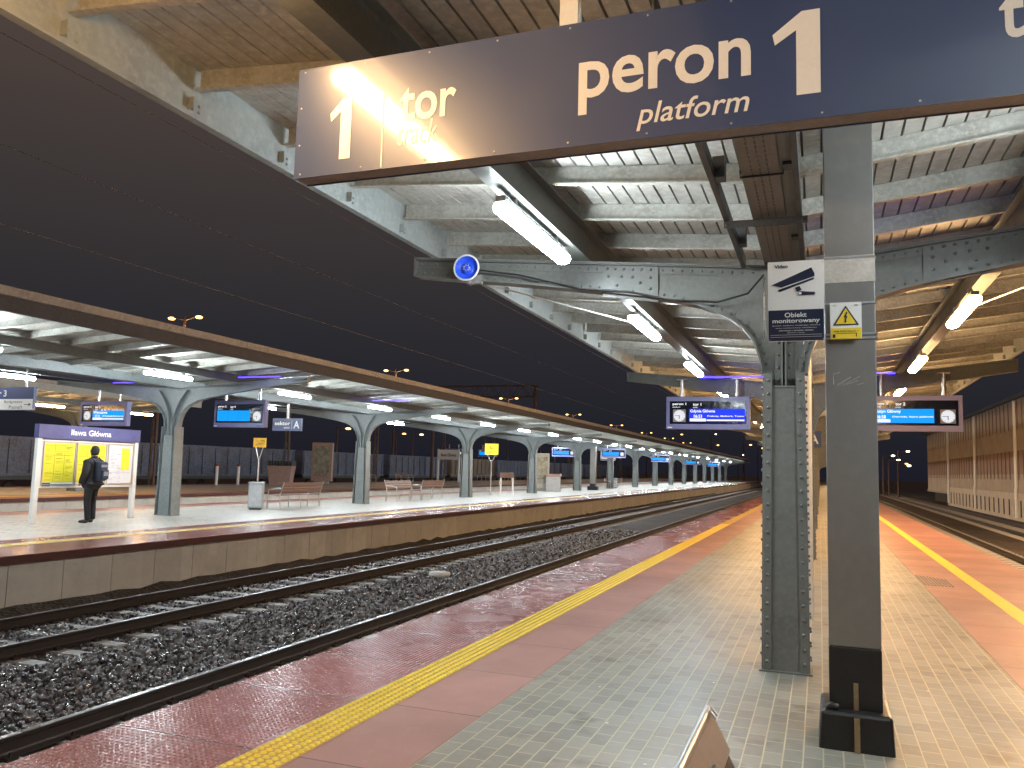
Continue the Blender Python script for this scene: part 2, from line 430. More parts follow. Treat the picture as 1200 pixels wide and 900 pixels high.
# tracks
RAILP = [(-.075, 0), (.075, 0), (.075, .012), (.02, .028), (.009, .045), (.009, .125), (.034, .14), (.036, .168), (.030, .174), (-.030, .174), (-.036, .168), (-.034, .14), (-.009, .125), (-.009, .045), (-.02, .028), (-.075, .012)]
SL = MB(); SL.hexa([(-1.3, -.13, -.2), (1.3, -.13, -.2), (1.3, .13, -.2), (-1.3, .13, -.2), (-1.3, -.10, 0), (1.3, -.10, 0), (1.3, .10, 0), (-1.3, .10, 0)])
sl_me = SL.mesh('sleeper', sleeper_m)
FB = MB(); FB.box(-.035, .035, -.05, .05, 0, .03); FB.tube([(0, 0, .03), (0, 0, .065)], .014, 6)
fb_me = FB.mesh('fastening', rail_side)
def track(cx, label, y0, y1, ind, ztop=-.76):
    t = thing('railway_track', label, 'railway track', (cx, 0, ztop-.174), 0, None)
    for s in (-1, 1):
        mb = MB(); mb.prism([(x+s*.75, z) for x, z in RAILP], 'y', y0, y1)
        for i in range(len(mb.m)):
            f = mb.f[i]
            if all(mb.v[k][2] > .160 for k in f): mb.m[i] = 1
        mb.build('rail', [rail_side, rail_top], t)
    n = 0; y = 9.29-12*.6; rest = MB()
    while y < y1:
        if n < ind and y > 3:
            o = bpy.data.objects.new('sleeper', sl_me); col.objects.link(o); o.parent = t; o.location = (0, y, 0)
            if n < 22:
                for fx in (-.85, -.65, .65, .85):
                    p = bpy.data.objects.new('rail_fastening', fb_me); col.objects.link(p); p.parent = o; p.location = (fx, 0, 0)
            n += 1
        elif y > 3 and y < 130: rest.add([(v[0], v[1]+y, v[2]) for v in SL.v], SL.f)
        y += .6
    if rest.v: rest.build('sleeper', sleeper_m, t)['kind'] = 'stuff'
    return t
track(-5.55, 'dark wet railway track right beside the near platform edge, only its far rail showing', -5, 230, 60)
track(-10.03, 'railway track with pale sleeper ends in front of the opposite platform wall', -5, 230, 98)
track(5.0, 'railway track running along the right side of the near platform', -5, 230, 40)
track(9.3, 'railway track nearest the brown shed wall on the right', -5, 230, 30)
track(-22.2, 'hidden railway track between the opposite platform and the third platform', -5, 160, 0)

# ballast stones between and beside the tracks: nobody could count them
def stones(x0, x1, y0, y1, n, name='ballast', lab=None):
    ico_v = []; ph = (1+5**.5)/2
    for a in (-1, 1):
        for c in (-ph, ph): ico_v += [(0, a, c), (a, c, 0), (c, 0, a)]
    import itertools
    V = [Vector(v).normalized() for v in ico_v]
    # octahedron-like jagged stones, cheap
    F = []
    base = [Vector((1, 0, 0)), Vector((-1, 0, 0)), Vector((0, 1, 0)), Vector((0, -1, 0)), Vector((0, 0, 1)), Vector((0, 0, -1))]
    faces = [(0, 2, 4), (2, 1, 4), (1, 3, 4), (3, 0, 4), (2, 0, 5), (1, 2, 5), (3, 1, 5), (0, 3, 5)]
    mid = {}
    vs = list(base); fs = []
    def m(a, b):
        k = (min(a, b), max(a, b))
        if k not in mid: mid[k] = len(vs); vs.append(((vs[a]+vs[b])*.5).normalized())
        return mid[k]
    for a, b_, c in faces:
        ab, bc, ca = m(a, b_), m(b_, c), m(c, a)
        fs += [(a, ab, ca), (b_, bc, ab), (c, ca, bc), (ab, bc, ca)]
    variants = []
    for k in range(14):
        variants.append([v*rnd.uniform(.72, 1.15) for v in vs])
    out = MB()
    for i in range(n):
        t = rnd.random(); y = y0+(y1-y0)*(t**1.9)
        x = rnd.uniform(x0, x1)
        if x < -8.70 and abs(((y-9.29+.3) % .6)-.3) < (.15 if x > -9.25 else .05): continue
        s = rnd.uniform(.016, .036)*(1+.25*t)
        R = Matrix.Rotation(rnd.uniform(0, 6.28), 3, 'Z') @ Matrix.Rotation(rnd.uniform(0, 6.28), 3, 'X')
        A = Matrix(((s*rnd.uniform(.8, 1.3), 0, 0), (0, s, 0), (0, 0, s*rnd.uniform(.7, 1))))
        T = R @ A; c = Vector((x, y, -.952+(rnd.uniform(0, .035)+.02 if x > -8.6 else rnd.uniform(-.01, .015) if x > -9.25 else rnd.uniform(0, .025))))
        o = len(out.v)
        out.v += [tuple(T @ v + c) for v in variants[i % 14]]
        out.f += [[a+o, b_+o, d+o] for a, b_, d in fs]
    out.m = [0]*len(out.f); out.sm = [False]*len(out.f)
    o = out.build(name, stone_m); tag(o, lab or 'dark wet crushed stone ballast', 'ballast', None, 'stuff')
stones(-9.2, -6.38, 3.5, 34, 17000, 'ballast', 'dark wet crushed stone ballast between the two tracks on the left')
stones(-10.75, -9.3, 7, 36, 4500, 'ballast', 'crushed stone ballast lying between the rails before the opposite platform')
b = MB(); n_ = 0
prev = None
for i in range(0, 200):   # soil and ballast heaped against the opposite wall
    y = i*.5; h = -.93+.10*abs(sin(i*1.7))*rnd.uniform(.4, 1)+.03; b_ = (y, h)
    if prev: b.add([(-11.72, prev[0], prev[1]+.06), (-11.72, y, h+.06), (-11.2, y, -.955), (-11.2, prev[0], -.955)], [(0, 1, 2, 3)])
    prev = b_
struct(b.build('soil_bank', ground_m))

b = MB(); b.lathe([(0, .0), (.22, .0), (.24, .02), (.24, .07), (.22, .085), (.10, .10), (0, .10)], (-8.02, 16.96, -.91), 'z', 24)
tag(b.build('pale_cover', mat('pale cover', (.62, .62, .58), .6)), 'round pale cover lying on the ballast between the tracks', 'cover')
# ================================================================ CANOPIES
def canopy(label, c, hl, hr, z0, sl, sr, y0, y1, cols, st, beamend, colw, colw_top, cold, arch, rivet, paneld, group='platform canopies', fl=None):
    T = thing('platform_canopy', label, 'canopy', (c, cols[0], 0), 0, group)
    oy = cols[0]
    def zt(x): return z0+(sl*-x if x < 0 else sr*x)       # x relative to column line
    DK = .45 if c > -5 else .34
    LO = .295 if c > -5 else .20
    # deck: pans and narrow ribs running lengthwise
    d = MB(); xs = []
    x = -hl
    pitch = .125
    while x < hr:
        xs.append(x); x += pitch
    for x in xs:
        xe = min(x+pitch-.016, hr); za, zb = zt(x)+DK, zt(xe)+DK
        d.hexa([(x, y0-oy, za), (xe, y0-oy, zb), (xe, y1-oy, zb), (x, y1-oy, za), (x, y0-oy, za+.03), (xe, y0-oy, zb+.03), (xe, y1-oy, zb+.03), (x, y1-oy, za+.03)])
    ribs = MB()
    for (xa, xb) in ((-hl, 0), (0, hr)):
        za, zb = zt(xa)+DK, zt(xb)+DK
        d.hexa([(xa, y0-oy, za+.034), (xb, y0-oy, zb+.034), (xb, y1-oy, zb+.034), (xa, y1-oy, za+.034), (xa, y0-oy, za+.06), (xb, y0-oy, zb+.06), (xb, y1-oy, zb+.06), (xa, y1-oy, za+.06)], 1)
    d.build('roof_deck', [deck, groove], T)
    # purlins (V shaped Z sections)
    p = MB()
    for (xa, xb) in ((-hl+.03, 0), (0, hr-.03)):
        for (ya, yb, ha, hb) in ((-.004, .004, LO+.005, DK-.002), (-.06, -.004, LO, LO+.012), (.004, .05, DK-.014, DK-.002)):
            za, zb = zt(xa), zt(xb)
            p.hexa([(xa, ya, za+ha), (xb, ya, zb+ha), (xb, yb, zb+ha), (xa, yb, za+ha), (xa, ya, za+hb), (xb, ya, zb+hb), (xb, yb, zb+hb), (xa, yb, za+hb)])
    pm = p.mesh('purlin', purl); y = 3.04 if c > -5 else 3.2; n = 0; rest = MB()
    k0 = int((y-y0)/.93)
    y -= k0*.93
    while y < y1:
        if n < 100 and y < 95:
            o = bpy.data.objects.new('purlin', pm); col.objects.link(o); o.parent = T; o.location = (0, y-oy, 0); n += 1
        else: rest.add([(v[0], v[1]+y-oy, v[2]) for v in p.v], p.f)
        y += .93
    if rest.v: rest.build('purlin', purl, T)['kind'] = 'stuff'
    # lengthwise beams
    for xm in (-(hl*.503), hr*.5):
        L = MB(); a, bb = y0-oy, y1-oy; z = zt(xm)+.002
        L.box(xm-.075, xm+.075, a, bb, z, z+.012); L.box(xm-.006, xm+.006, a, bb, z+.012, z+LO-.014); L.box(xm-.075, xm+.075, a, bb, z+LO-.014, z+LO-.003)
        L.build('lengthwise_beam', st, T)
    L = MB(); L.box(-.15, .15, y0-oy, y1-oy, z0+.03, z0+.045); L.box(-.15, -.14, y0-oy, y1-oy, z0+.045, z0+.25); L.box(.14, .15, y0-oy, y1-oy, z0+.045, z0+.25)
    L.build('centre_gutter', st, T)
    # fascias
    for s, h in ((-1, hl), (1, hr)):
        F = MB(); z = zt(s*h)
        xi, xo = sorted((s*h, s*(h+.012)))
        F.box(xi, xo, y0-oy, y1-oy, z+.10, z+DK+.004)
        xi, xo = sorted((s*(h-.06), s*(h+.0)))
        F.box(xi, xo, y0-oy, y1-oy, z+.095, z+.108)
        q = (3.04 if c > -5 else 3.2)-k0*.93
        while q < min(y1, 30):
            F.box(min(s*(h-.001), s*(h-.05)), max(s*(h-.001), s*(h-.05)), q-oy-.07, q-oy-.065, z+.16, z+.24)
            for zz in (.18, .22):
                for yo in (-.03, .03): F.dome((s*h, q-oy+yo, z+zz), (-s, 0, 0), .012, .014, 6)
            q += .93
        F.build('fascia', fl[0] if fl else fasc, T)
        F = MB(); xi, xo = sorted((s*(h-.02), s*(h+.05))); F.box(xi, xo, y0-oy, y1-oy, z+DK+.07, z+DK+.16)
        xi, xo = sorted((s*(h+.012), s*(h+.05))); F.box(xi, xo, y0-oy, y1-oy, z+DK+.01, z+DK+.07)
        F.build('roof_edge', fl[1] if fl else flash, T)
    # cross beam with knee arches, then column, one set per column
    def half(s, h):
        # bottom curve (from column face to tip)
        pts = []
        for dx, dz in arch: pts.append((dx, z0+dz+(sr-.087 if s > 0 and c > -5 else 0)*max(0, dx-.3)*.9))
        return pts
    B = MB(); FL = MB(); RV = MB()
    for s, h in ((-1, beamend[0]), (1, beamend[1])):
        pts = [(dx*h/beamend[0], z) for dx, z in half(s, h)]
        top = [(0, z0), (h, zt(s*h))]
        poly = [(s*a, b_) for a, b_ in pts]+[(s*h, zt(s*h)-.02), (0, z0-.02), (0, pts[0][1])]
        # web split into quads to stay planar-clean
        for i in range(len(pts)-1):
            (xa, za), (xb, zb) = pts[i], pts[i+1]
            ta, tb = zt(s*xa)-.01, zt(s*xb)-.01
            B.hexa([(s*xa, -.006, za), (s*xb, -.006, zb), (s*xb, .006, zb), (s*xa, .006, za), (s*xa, -.006, ta), (s*xb, -.006, tb), (s*xb, .006, tb), (s*xa, .006, ta)] if s > 0 else
                   [(s*xb, -.006, zb), (s*xa, -.006, za), (s*xa, .006, za), (s*xb, .006, zb), (s*xb, -.006, tb), (s*xa, -.006, ta), (s*xa, .006, ta), (s*xb, .006, tb)])
            # bottom flange and its angle
            nx, nz = -(zb-za), (xb-xa); ln = math.hypot(nx, nz); nx /= ln; nz /= ln
            def off(x, z, k): return (s*(x+nx*k), z+nz*k)
            A0, A1 = off(xa, za, -.014), off(xb, zb, -.014); B0, B1 = off(xa, za, 0), off(xb, zb, 0); C0, C1 = off(xa, za, .07), off(xb, zb, .07)
            def slab(P0, P1, Q0, Q1, y_a, y_b, M_):
                v = [(P0[0], y_a, P0[1]), (P1[0], y_a, P1[1]), (P1[0], y_b, P1[1]), (P0[0], y_b, P0[1]), (Q0[0], y_a, Q0[1]), (Q1[0], y_a, Q1[1]), (Q1[0], y_b, Q1[1]), (Q0[0], y_b, Q0[1])]
                M_.hexa(v)
            slab(A0, A1, B0, B1, -.085, .085, FL)
            slab(off(xa, za, .001), off(xb, zb, .001), C0, C1, -.015, -.0065, FL)
            slab(off(xa, za, .001), off(xb, zb, .001), C0, C1, .0065, .015, FL)
            slab(off(xa, za, .001), off(xb, zb, .001), off(xa, za, .01), off(xb, zb, .01), -.07, -.0155, FL)
        # top flange + angle
        def sl4(xa, xb, lo, hi, y_a, y_b):
            v = [(xa, y_a, zt(xa)+lo), (xb, y_a, zt(xb)+lo), (xb, y_b, zt(xb)+lo), (xa, y_b, zt(xa)+lo), (xa, y_a, zt(xa)+hi), (xb, y_a, zt(xb)+hi), (xb, y_b, zt(xb)+hi), (xa, y_b, zt(xa)+hi)]
            FL.hexa(v)
        xa, xb = sorted((0.0, s*h))
        sl4(xa, xb, -.012, .0, -.085, .085); sl4(xa, xb, -.085, -.013, -.015, -.0065); sl4(xa, xb, -.085, -.013, .0065, .015); sl4(xa, xb, -.022, -.0125, -.07, -.0155)
        # end plate
        FL.box(min(s*h, s*(h+.012)), max(s*h, s*(h+.012)), -.085, .085, pts[-1][1]-.014, zt(s*h))
        if rivet:
            x = .25
            while x < h-.03:
                RV.dome((s*x, -.015, zt(s*x)-.052), (0, -1, 0), .0125, .011, 7)
                x += .085
            # rivets along the bottom angle
            acc = 0.
            for i in range(len(pts)-1):
                (xa, za), (xb, zb) = pts[i], pts[i+1]; L_ = math.hypot(xb-xa, zb-za); q = acc
                nx, nz = -(zb-za)/L_, (xb-xa)/L_
                while q < L_:
                    f = q/L_; RV.dome((s*(xa+(xb-xa)*f+nx*.035), -.015, za+(zb-za)*f+nz*.035), (0, -1, 0), .0125, .011, 7); q += .085
                acc = q-L_
            # gusset plate
            ga, gb = 1.05, 1.55
            gz = lambda x: zt(s*x)
            B.hexa([(s*ga, -.026, gz(ga)-.34), (s*gb, -.026, gz(gb)-.31), (s*gb, -.016, gz(gb)-.31), (s*ga, -.016, gz(ga)-.34), (s*ga, -.026, gz(ga)-.0), (s*gb, -.026, gz(gb)-.0), (s*gb, -.016, gz(gb)), (s*ga, -.016, gz(ga))])
            for (dx, dz) in ((.07, .12), (.07, .22), (.16, .17), (.23, .12), (.23, .25), (.33, .12), (.37, .20), (.33, .26), (.45, .12), (.45, .25), (.07, .05), (.15, .05), (.23, .05), (.31, .05), (.39, .05), (.46, .05)):
                RV.dome((s*(ga+dx), -.026, gz(ga+dx)-dz), (0, -1, 0), .0145, .013, 8)
    B.add(FL.v, FL.f); B.add(RV.v, RV.f, 0, True) if rivet else None
    cb = B.mesh('cross_beam', st)
    # column
    zc = arch[0][1]+z0
    C = MB(); w0, w1, dd = colw/2, colw_top/2, cold/2
    C.hexa([(-w0, -.007, 0), (w0, -.007, 0), (w0, .007, 0), (-w0, .007, 0), (-w1, -.007, zc), (w1, -.007, zc), (w1, .007, zc), (-w1, .007, zc)])
    C.box(-w1, w1, -.006, .006, zc, z0-.012)
    CF = MB(); CR = MB()
    for s in (-1, 1):
        def X(z, k=0): return s*((w0+(w1-w0)*min(z, zc)/zc)+k)
        segs = ((0, .012, -dd, dd), (-.058, -.001, -dd-.001, -dd+.010), (-.058, -.001, dd-.010, dd+.001)) if rivet else ((0, .012, -dd, dd), (-.075, 0, -.0185, -.0075), (-.075, 0, .0075, .0185), (-.012, 0, -dd+.01, -.019), (-.012, 0, .019, dd-.01))
        for (k0_, k1_, ya, yb) in segs:
            p_ = [(X(0, k0_), ya, 0), (X(0, k1_), ya, 0), (X(0, k1_), yb, 0), (X(0, k0_), yb, 0), (X(zc, k0_), ya, zc), (X(zc, k1_), ya, zc), (X(zc, k1_), yb, zc), (X(zc, k0_), yb, zc)]
            CF.hexa(p_)
        z = .08
        while z < zc-.02:
            if rivet:
                CR.dome((X(z, -.030), -dd-.001, z), (0, -1, 0), .0145, .015, 8)
                CR.dome((X(z, .012), -dd+.045, z+.05), (s, 0, 0), .0145, .015, 7); CR.dome((X(z, .012), dd-.045, z), (s, 0, 0), .0145, .015, 7)
            else: CR.dome((X(z, -.036), -.0185, z), (0, -1, 0), .012, .012, 7)
            z += .112 if rivet else .2
    if rivet:
        zp = zc-.12
        for sy in (-1, 1):
            ya, yb = sorted((sy*(dd-.022), sy*(dd-.030)))
            k = (w1-w0)*zp/zc
            CF.hexa([(-w0+.001, ya, 0), (w0-.001, ya, 0), (w0-.001, yb, 0), (-w0+.001, yb, 0), (-w0-k+.001, ya, zp), (w0+k-.001, ya, zp), (w0+k-.001, yb, zp), (-w0-k+.001, yb, zp)])
        CF.box(-w1-.004, w1+.004, -dd+.012, dd-.012, zp+.001, zp+.016)
        for s in (-1, 1):
            CF.box(min(s*.008, s*.07), max(s*.008, s*.07), -.03, -.0195, zc-.10, z0-.015)
            CF.box(min(s*.008, s*.02), max(s*.008, s*.02), -.09, -.031, zc-.10, z0-.015)
            z = zc-.05
            while z < z0-.1: CR.dome((s*.046, -.03, z), (0, -1, 0), .0145, .014, 8); z += .105
    else:
        # smooth box shaft lower down, closed front
        C.hexa([(-w0+.08, -dd+.02, 0), (w0-.08, -dd+.02, 0), (w0-.08, -.02, 0), (-w0+.08, -.02, 0), (-w1+.08, -dd+.02, zc-.25), (w1-.08, -dd+.02, zc-.25), (w1-.08, -.02, zc-.25), (-w1+.08, -.02, zc-.25)])
        for s in (-1, 1):   # curved inner ribs splitting in a Y
            prev = None
            for i in range(9):
                t = i/8; x = s*(.05+.45*t**2.2); z = zc-.25+(z0-.04-(zc-.25))*t**.8
                if prev: C.hexa([(prev[0]-.02, -.12, prev[1]), (prev[0]+.02, -.12, prev[1]), (prev[0]+.02, -.02, prev[1]), (prev[0]-.02, -.02, prev[1]), (x-.02, -.12, z), (x+.02, -.12, z), (x+.02, -.02, z), (x-.02, -.02, z)])
                prev = (x, z)
    C.box(-w0-.03, w0+.03, -dd-.02, dd+.02, -.02, .012)
    C.add(CF.v, CF.f); C.add(CR.v, CR.f, 0, True)
    cm = C.mesh('column', st)
    for yc in cols:
        def put(nm, me, par):
            o = bpy.data.objects.new(nm, me); col.objects.link(o); o.parent = par
            if par is T: o.location = (0, yc-oy, 0)
            return o
        put('cross_beam', cb, T); put('column', cm, T)
    return T, zt
arch1 = [(.165, -.90), (.18, -.78), (.23, -.62), (.32, -.50), (.42, -.42), (.56, -.345), (.69, -.29), (.9, -.235), (1.14, -.19), (1.61, -.115), (2.4, -.005), (3.43, .125)]
P1 = [7.1+9.5*i for i in range(16)]
canopy('large butterfly roofed platform canopy overhead with riveted grey green columns on the near platform', -.27, 3.44, 3.62, 3.28, .087, .12, -4, 150, P1, steel, (3.43, 3.55), .34, .30, .24, arch1, True, None)
arch2 = [(.22, -1.05), (.25, -.85), (.33, -.66), (.45, -.52), (.62, -.41), (.85, -.32), (1.2, -.24), (1.8, -.14), (2.8, -.0), (4.35, .17)]
P2 = [17.9+10.15*i-20.3 for i in range(17)]
canopy('long pale lit platform canopy with blue grey columns on the opposite platform across the tracks', -16.75, 4.4, 4.4, 3.47, .066, .066, -6, 158, P2[1:], steel_b, (4.35, 4.35), .54, .44, .34, arch2, False, None, fl=(mat('blue grey fascia', (.085, .09, .11), .9, 0, .2, 2.5, spec=.08), mat('dull grey roof edge', (.33, .33, .34), .9, 0, .3, 2, spec=.1)))
P3 = [7.4, 17.4, 27.4]
canopy('short orange lit platform canopy at the left edge on the third platform', -30.9, 4.4, 4.4, 3.5, .066, .066, 2, 30, P3, steel_b, (4.35, 4.35), .54, .44, .34, arch2, False, None)

# ================================================================ LAMPS
def lamp_proto(m, name='tube_lamp'):
    t = thing(name, 'tube lamp', 'lamp')
    b = MB(); b.box(-.035, .035, -.74, .74, .032, .075); b.box(-.02, .02, -.5, -.46, .075, .15); b.box(-.02, .02, .46, .5, .075, .15); b.build('housing', galv, t)
    b = MB(); pr = [(-.052, .03), (-.062, .0), (-.05, -.03), (-.02, -.042), (.02, -.042), (.05, -.03), (.062, 0), (.052, .03)]
    b.prism(pr, 'y', -.72, .72, 0, True); b.build('diffuser', m, t)
    return t
pc = lamp_proto(cool_tube); pw = lamp_proto(warm_tube); pf = lamp_proto(cool_far); used = {id(pc): False, id(pw): False, id(pf): False}
def lamp(p, loc, label, group):
    if not used[id(p)]: used[id(p)] = True; p.location = loc; p['label'] = label; p['group'] = group; return p
    return dup(p, loc, 0, label, group)
ordn = ['nearest', 'second', 'third', 'fourth', 'fifth', 'sixth', 'seventh', 'eighth', 'ninth', 'tenth', 'eleventh', 'twelfth', 'thirteenth', 'fourteenth', 'fifteenth', 'sixteenth', 'seventeenth', 'eighteenth', 'nineteenth', 'twentieth']
def o_(i): return ordn[i] if i < len(ordn) else 'far'
XL, XR = -2.0, 1.54
GL = 'tube lamps under the near canopy'
lamp(pw, (XL-.06, 1.66, 3.345), 'warm orange tube lamp above the left of the hanging platform sign, mirrored in it', GL)
lamp(pw, (XL, -2.2, 3.30), 'warm orange tube lamp overhead behind the viewer on the left beam', GL)
Ls = [5.72, 9.9, 14.1]
lab = ['big bright white tube lamp right behind the hanging platform sign, above the riveted beam', 'white tube lamp under the left roof beam between the two riveted cross beams, nearer one', 'small white tube lamp under the left roof beam just before the second cross beam']
for y, l in zip(Ls, lab): lamp(pc, (XL, y, 3.30), l, GL)
y = 18.4; i = 0
while y < 148:
    lamp(pw, (XL, y, 3.30), 'warm orange tube lamp on the left beam, %s beyond the second cross beam' % o_(i) if i < 20 else 'tiny warm tube lamp far down the left beam of the near canopy', GL); y += 4.75; i += 1
lamp(pc, (XR, 4.6, 3.36), 'white tube lamp under the right roof beam outside the right of the view', GL)
lamp(pc, (XR, .2, 3.36), 'white tube lamp under the right roof beam overhead of the viewer', GL)
lamp(pw, (1.40, 9.45, 3.27), 'large glowing warm orange tube lamp under the right roof beam beside the grey post', GL)
lamp(pw, (1.40, 13.7, 3.27), 'warm orange tube lamp under the right roof beam just before the second cross beam', GL)
y = 18.4; i = 0
while y < 148:
    lamp(pw, (XR, y, 3.30), 'warm orange tube lamp on the right beam, %s beyond the second cross beam' % o_(i) if i < 20 else 'tiny warm tube lamp far down the right beam of the near canopy', GL); y += 4.75; i += 1
G2 = 'tube lamps under the opposite canopy'
for side, x in (('front', -14.5), ('rear', -19.05)):
    for i in range(30):
        y = 5.2+5.03*i+(.0 if side == 'front' else -.6)
        if y > 155: break
        nm = '%s white tube lamp along the %s beam of the opposite canopy' % (o_(i), side) if i < 20 else 'tiny white tube lamp at the far end of the %s beam of the opposite canopy' % side
        lamp(pf, (x, y, 3.50), nm, G2)
for x, s in ((-28.7, 'front'), (-33.1, 'rear')):
    for i, y in enumerate((9.5, 14.3, 19.1, 23.9, 28.6)):
        lamp(pw, (x, y, 3.5), '%s warm orange tube lamp along the %s beam of the third platform canopy' % (o_(i), s), 'tube lamps under the third canopy')

# blue led strips
def led(x0, x1, y, z, label):
    b = MB(); b.box(x0, x1, y-.012, y+.012, z-.012, z+.012); tag(b.build('led_strip', led_blue), label, 'led strip', 'blue led strips under the canopies')
led(.15, 1.0, 7.17, 3.24, 'thin blue led strip behind the near riveted beam, right of the grey post')
led(-2.2, -.7, 16.3, 3.42, 'thin blue led strip on top of the second cross beam, above the left departure display')
led(.2, 1.3, 16.3, 3.45, 'thin blue led strip on the second cross beam, above the right departure display')
led(-18.6, -17.6, 17.5, 3.62, 'thin blue led strip on the opposite canopy left of its nearest visible column')
led(-14.3, -13.0, 17.5, 3.72, 'thin blue led strip on the opposite canopy right of its nearest visible column')
led(-14.4, -13.0, 24.6, 3.72, 'thin blue led strip under the opposite canopy past the lit display')

# ================================================================ NEAR SIGN
S = thing('platform_sign', 'large navy hanging platform sign with white lettering across the top of the view', 'sign', (-.27, 2.75, 2.715))
W = 1.76
b = MB(); b.box(-W+.003, W-.003, .006, .092, .004, .466); b.build('sign_box', mat('brown grey sign casing', (.26, .22, .21), .5), S)
b = MB(); b.box(-W, W, 0, .005, 0, .47); b.build('sign_face', navy, S)
b = MB(); b.box(-W, W, .093, .098, 0, .47); b.build('sign_back', navy, S)
t = MB()
def st_(body, x0, x1, z0, z1, **k): text_mb(t, body, x0+.27, x1+.27, z0-2.715, z1-2.715, -.002, **k)
one(t, -1.595, -1.495, .06, .32, -.002)
t.box(-1.350-.0015, -1.350+.0035, -.002, 0, .005, .31)
st_('tor', -1.545, -1.30, 2.895, 3.035, bold=.017)
st_('track', -1.55, -1.375, 2.80, 2.895, shear=.22, bold=.0)
st_('peron', -.81, -.205, 2.828, 3.03, bold=.018)
st_('platform', -.595, -.21, 2.742, 2.845, shear=.22, bold=.008)
one(t, .135, .285, .085, .375, -.002)
st_('tor', .53, .78, 2.895, 3.045, bold=.017)
st_('track', .62, .78, 2.80, 2.895, shear=.22)
t.box(1.09, 1.096, -.002, 0, .005, .31)
st_('2', .90, 1.06, 2.775, 3.035, bold=.017)
t.build('lettering', whitesign, S)
b = MB()
for i in range(13):
    x = -W+.03+i*(2*W-.06)/12
    for z in (.016, .454): b.dome((x, 0, z), (0, -1, 0), .0045, .003, 7)
for z in (.14, .30): b.dome((-W+.02, 0, z), (0, -1, 0), .0045, .003, 7)
b.build('rivets', galv, S)
for x in (-.59, .70):
    b = MB(); b.box(x-.035, x+.035, .02, .03, .40, .70); b.box(x-.035, x+.035, .065, .075, .40, .70); b.build('hanger', white, S)

# support frame of channels running lengthwise under the gutter
Fm = thing('cable_support_frame', 'dark steel frame of two long channels under the roof centre behind the sign', 'steel frame', (-.3, 2.9, 3.27))
for x in (-.27, .20):
    b = MB(); b.box(x-.004, x+.004, 0, 4.1, 0, .09); b.box(x-.03, x-.004, 0, 4.1, 0, .006); b.box(x-.03, x-.004, 0, 4.1, .084, .09); b.build('channel', steel_dk, Fm)
for y in (1.0, 2.72):
    b = MB(); b.box(-.30, .24, y, y+.05, -.008, -.002); b.box(-.30, .24, y, y+.005, -.05, -.008)
    for x in (-.28, .21): b.dome((x, y, -.03), (0, -1, 0), .012, .01); 
    b.build('cross_bar', steel_dk, Fm)
for x, y in ((-.24, 1.9), (-.24, 3.4), (.16, 1.8), (.16, 3.3)):
    b = MB(); b.box(x-.04, x+.03, y, y+.10, .02, .15); b.tube([(x, y-.03, .08), (x, y, .08)], .02, 8); b.build('clamp', steel_dk, Fm)
Ty = thing('cable_tray', 'perforated cable tray with three dark cables running under the roof centre', 'cable tray', (-.30, 2.9, 3.29))
b = MB(); b.box(-.10, .10, 0, 4.0, .0, .004); b.box(-.10, -.096, 0, 4.0, .004, .05); b.box(.096, .10, 0, 4.0, .004, .05); b.build('tray', mat('dull tray steel', (.22, .19, .17), .5, .3), Ty)
b = MB()
for k in range(3):
    for j in range(58): b.box(-.055+k*.045, -.047+k*.045, .05+j*.068, .09+j*.068, -.0015, 0)
b.build('slots', black_pl, Ty)
for y in (.9, 1.9, 2.9):
    b = MB(); b.tube([(-.12, y, .03), (-.12, y, -.015), (.12, y, -.015), (.12, y, .05)], .007, 8); b.build('clip', black_pl, Ty)

# braces
b = MB(); b.tube([(-3.35, 7.25, 3.42), (-2.02, 10.4, 3.40)], .009, 8); tag(b.build('brace_rod', white), 'thin pale brace rod from the left end of the riveted beam to the roof', 'brace rod')
b = MB(); b.tube([(2.9, 7.25, 3.60), (1.45, 10.3, 3.42)], .009, 8); tag(b.build('brace_rod', white), 'thin pale brace rod on the right beside the glowing orange lamp', 'brace rod')

# cables lying along the riveted beam
b = MB()
pts = [(-3.0, 6.98, 3.40), (-2.6, 6.99, 3.33), (-2.0, 7.0, 3.17), (-1.55, 7.0, 3.12), (-1.2, 6.99, 3.03), (-.8, 6.98, 2.99), (-.55, 6.97, 3.05), (-.42, 6.96, 3.2)]
b.tube(pts, .009, 8); tag(b.build('cable', black_pl), 'black cable sagging along the bottom of the near riveted beam', 'cable')

# horn loudspeaker
H = thing('loudspeaker', 'round horn loudspeaker with a blue bell on the left end of the riveted beam', 'loudspeaker', (-3.08, 6.86, 3.40), radians(6))
b = MB(); b.lathe([(.112, 0), (.125, -.004), (.128, .006), (.118, .012), (.09, .05), (.06, .10), (.05, .14), (.05, .2), (.0, .2)], axis='y', n=28)
b.build('horn_rim', white, H)
b = MB(); b.lathe([(.110, .003), (.08, .045), (.05, .06), (.05, .02), (.035, .008), (0, .004)], axis='y', n=28); b.build('horn_bell', mat('blue horn bell', (.03, .10, .75), .3), H)  # bell coloured an even blue inside the white rim
b = MB()
for k in range(7): b.dome((.026*cos(k*.9), .006, .026*sin(k*.9)), (0, -1, 0), .009, .006)
b.build('cone', galv, H)
b = MB(); b.tube([(.0, .09, -.09), (.02, .09, -.14), (.09, .1, -.12)], .02, 8); b.box(-.02, .12, .10, .16, -.13, -.05); b.build('bracket', galv, H)

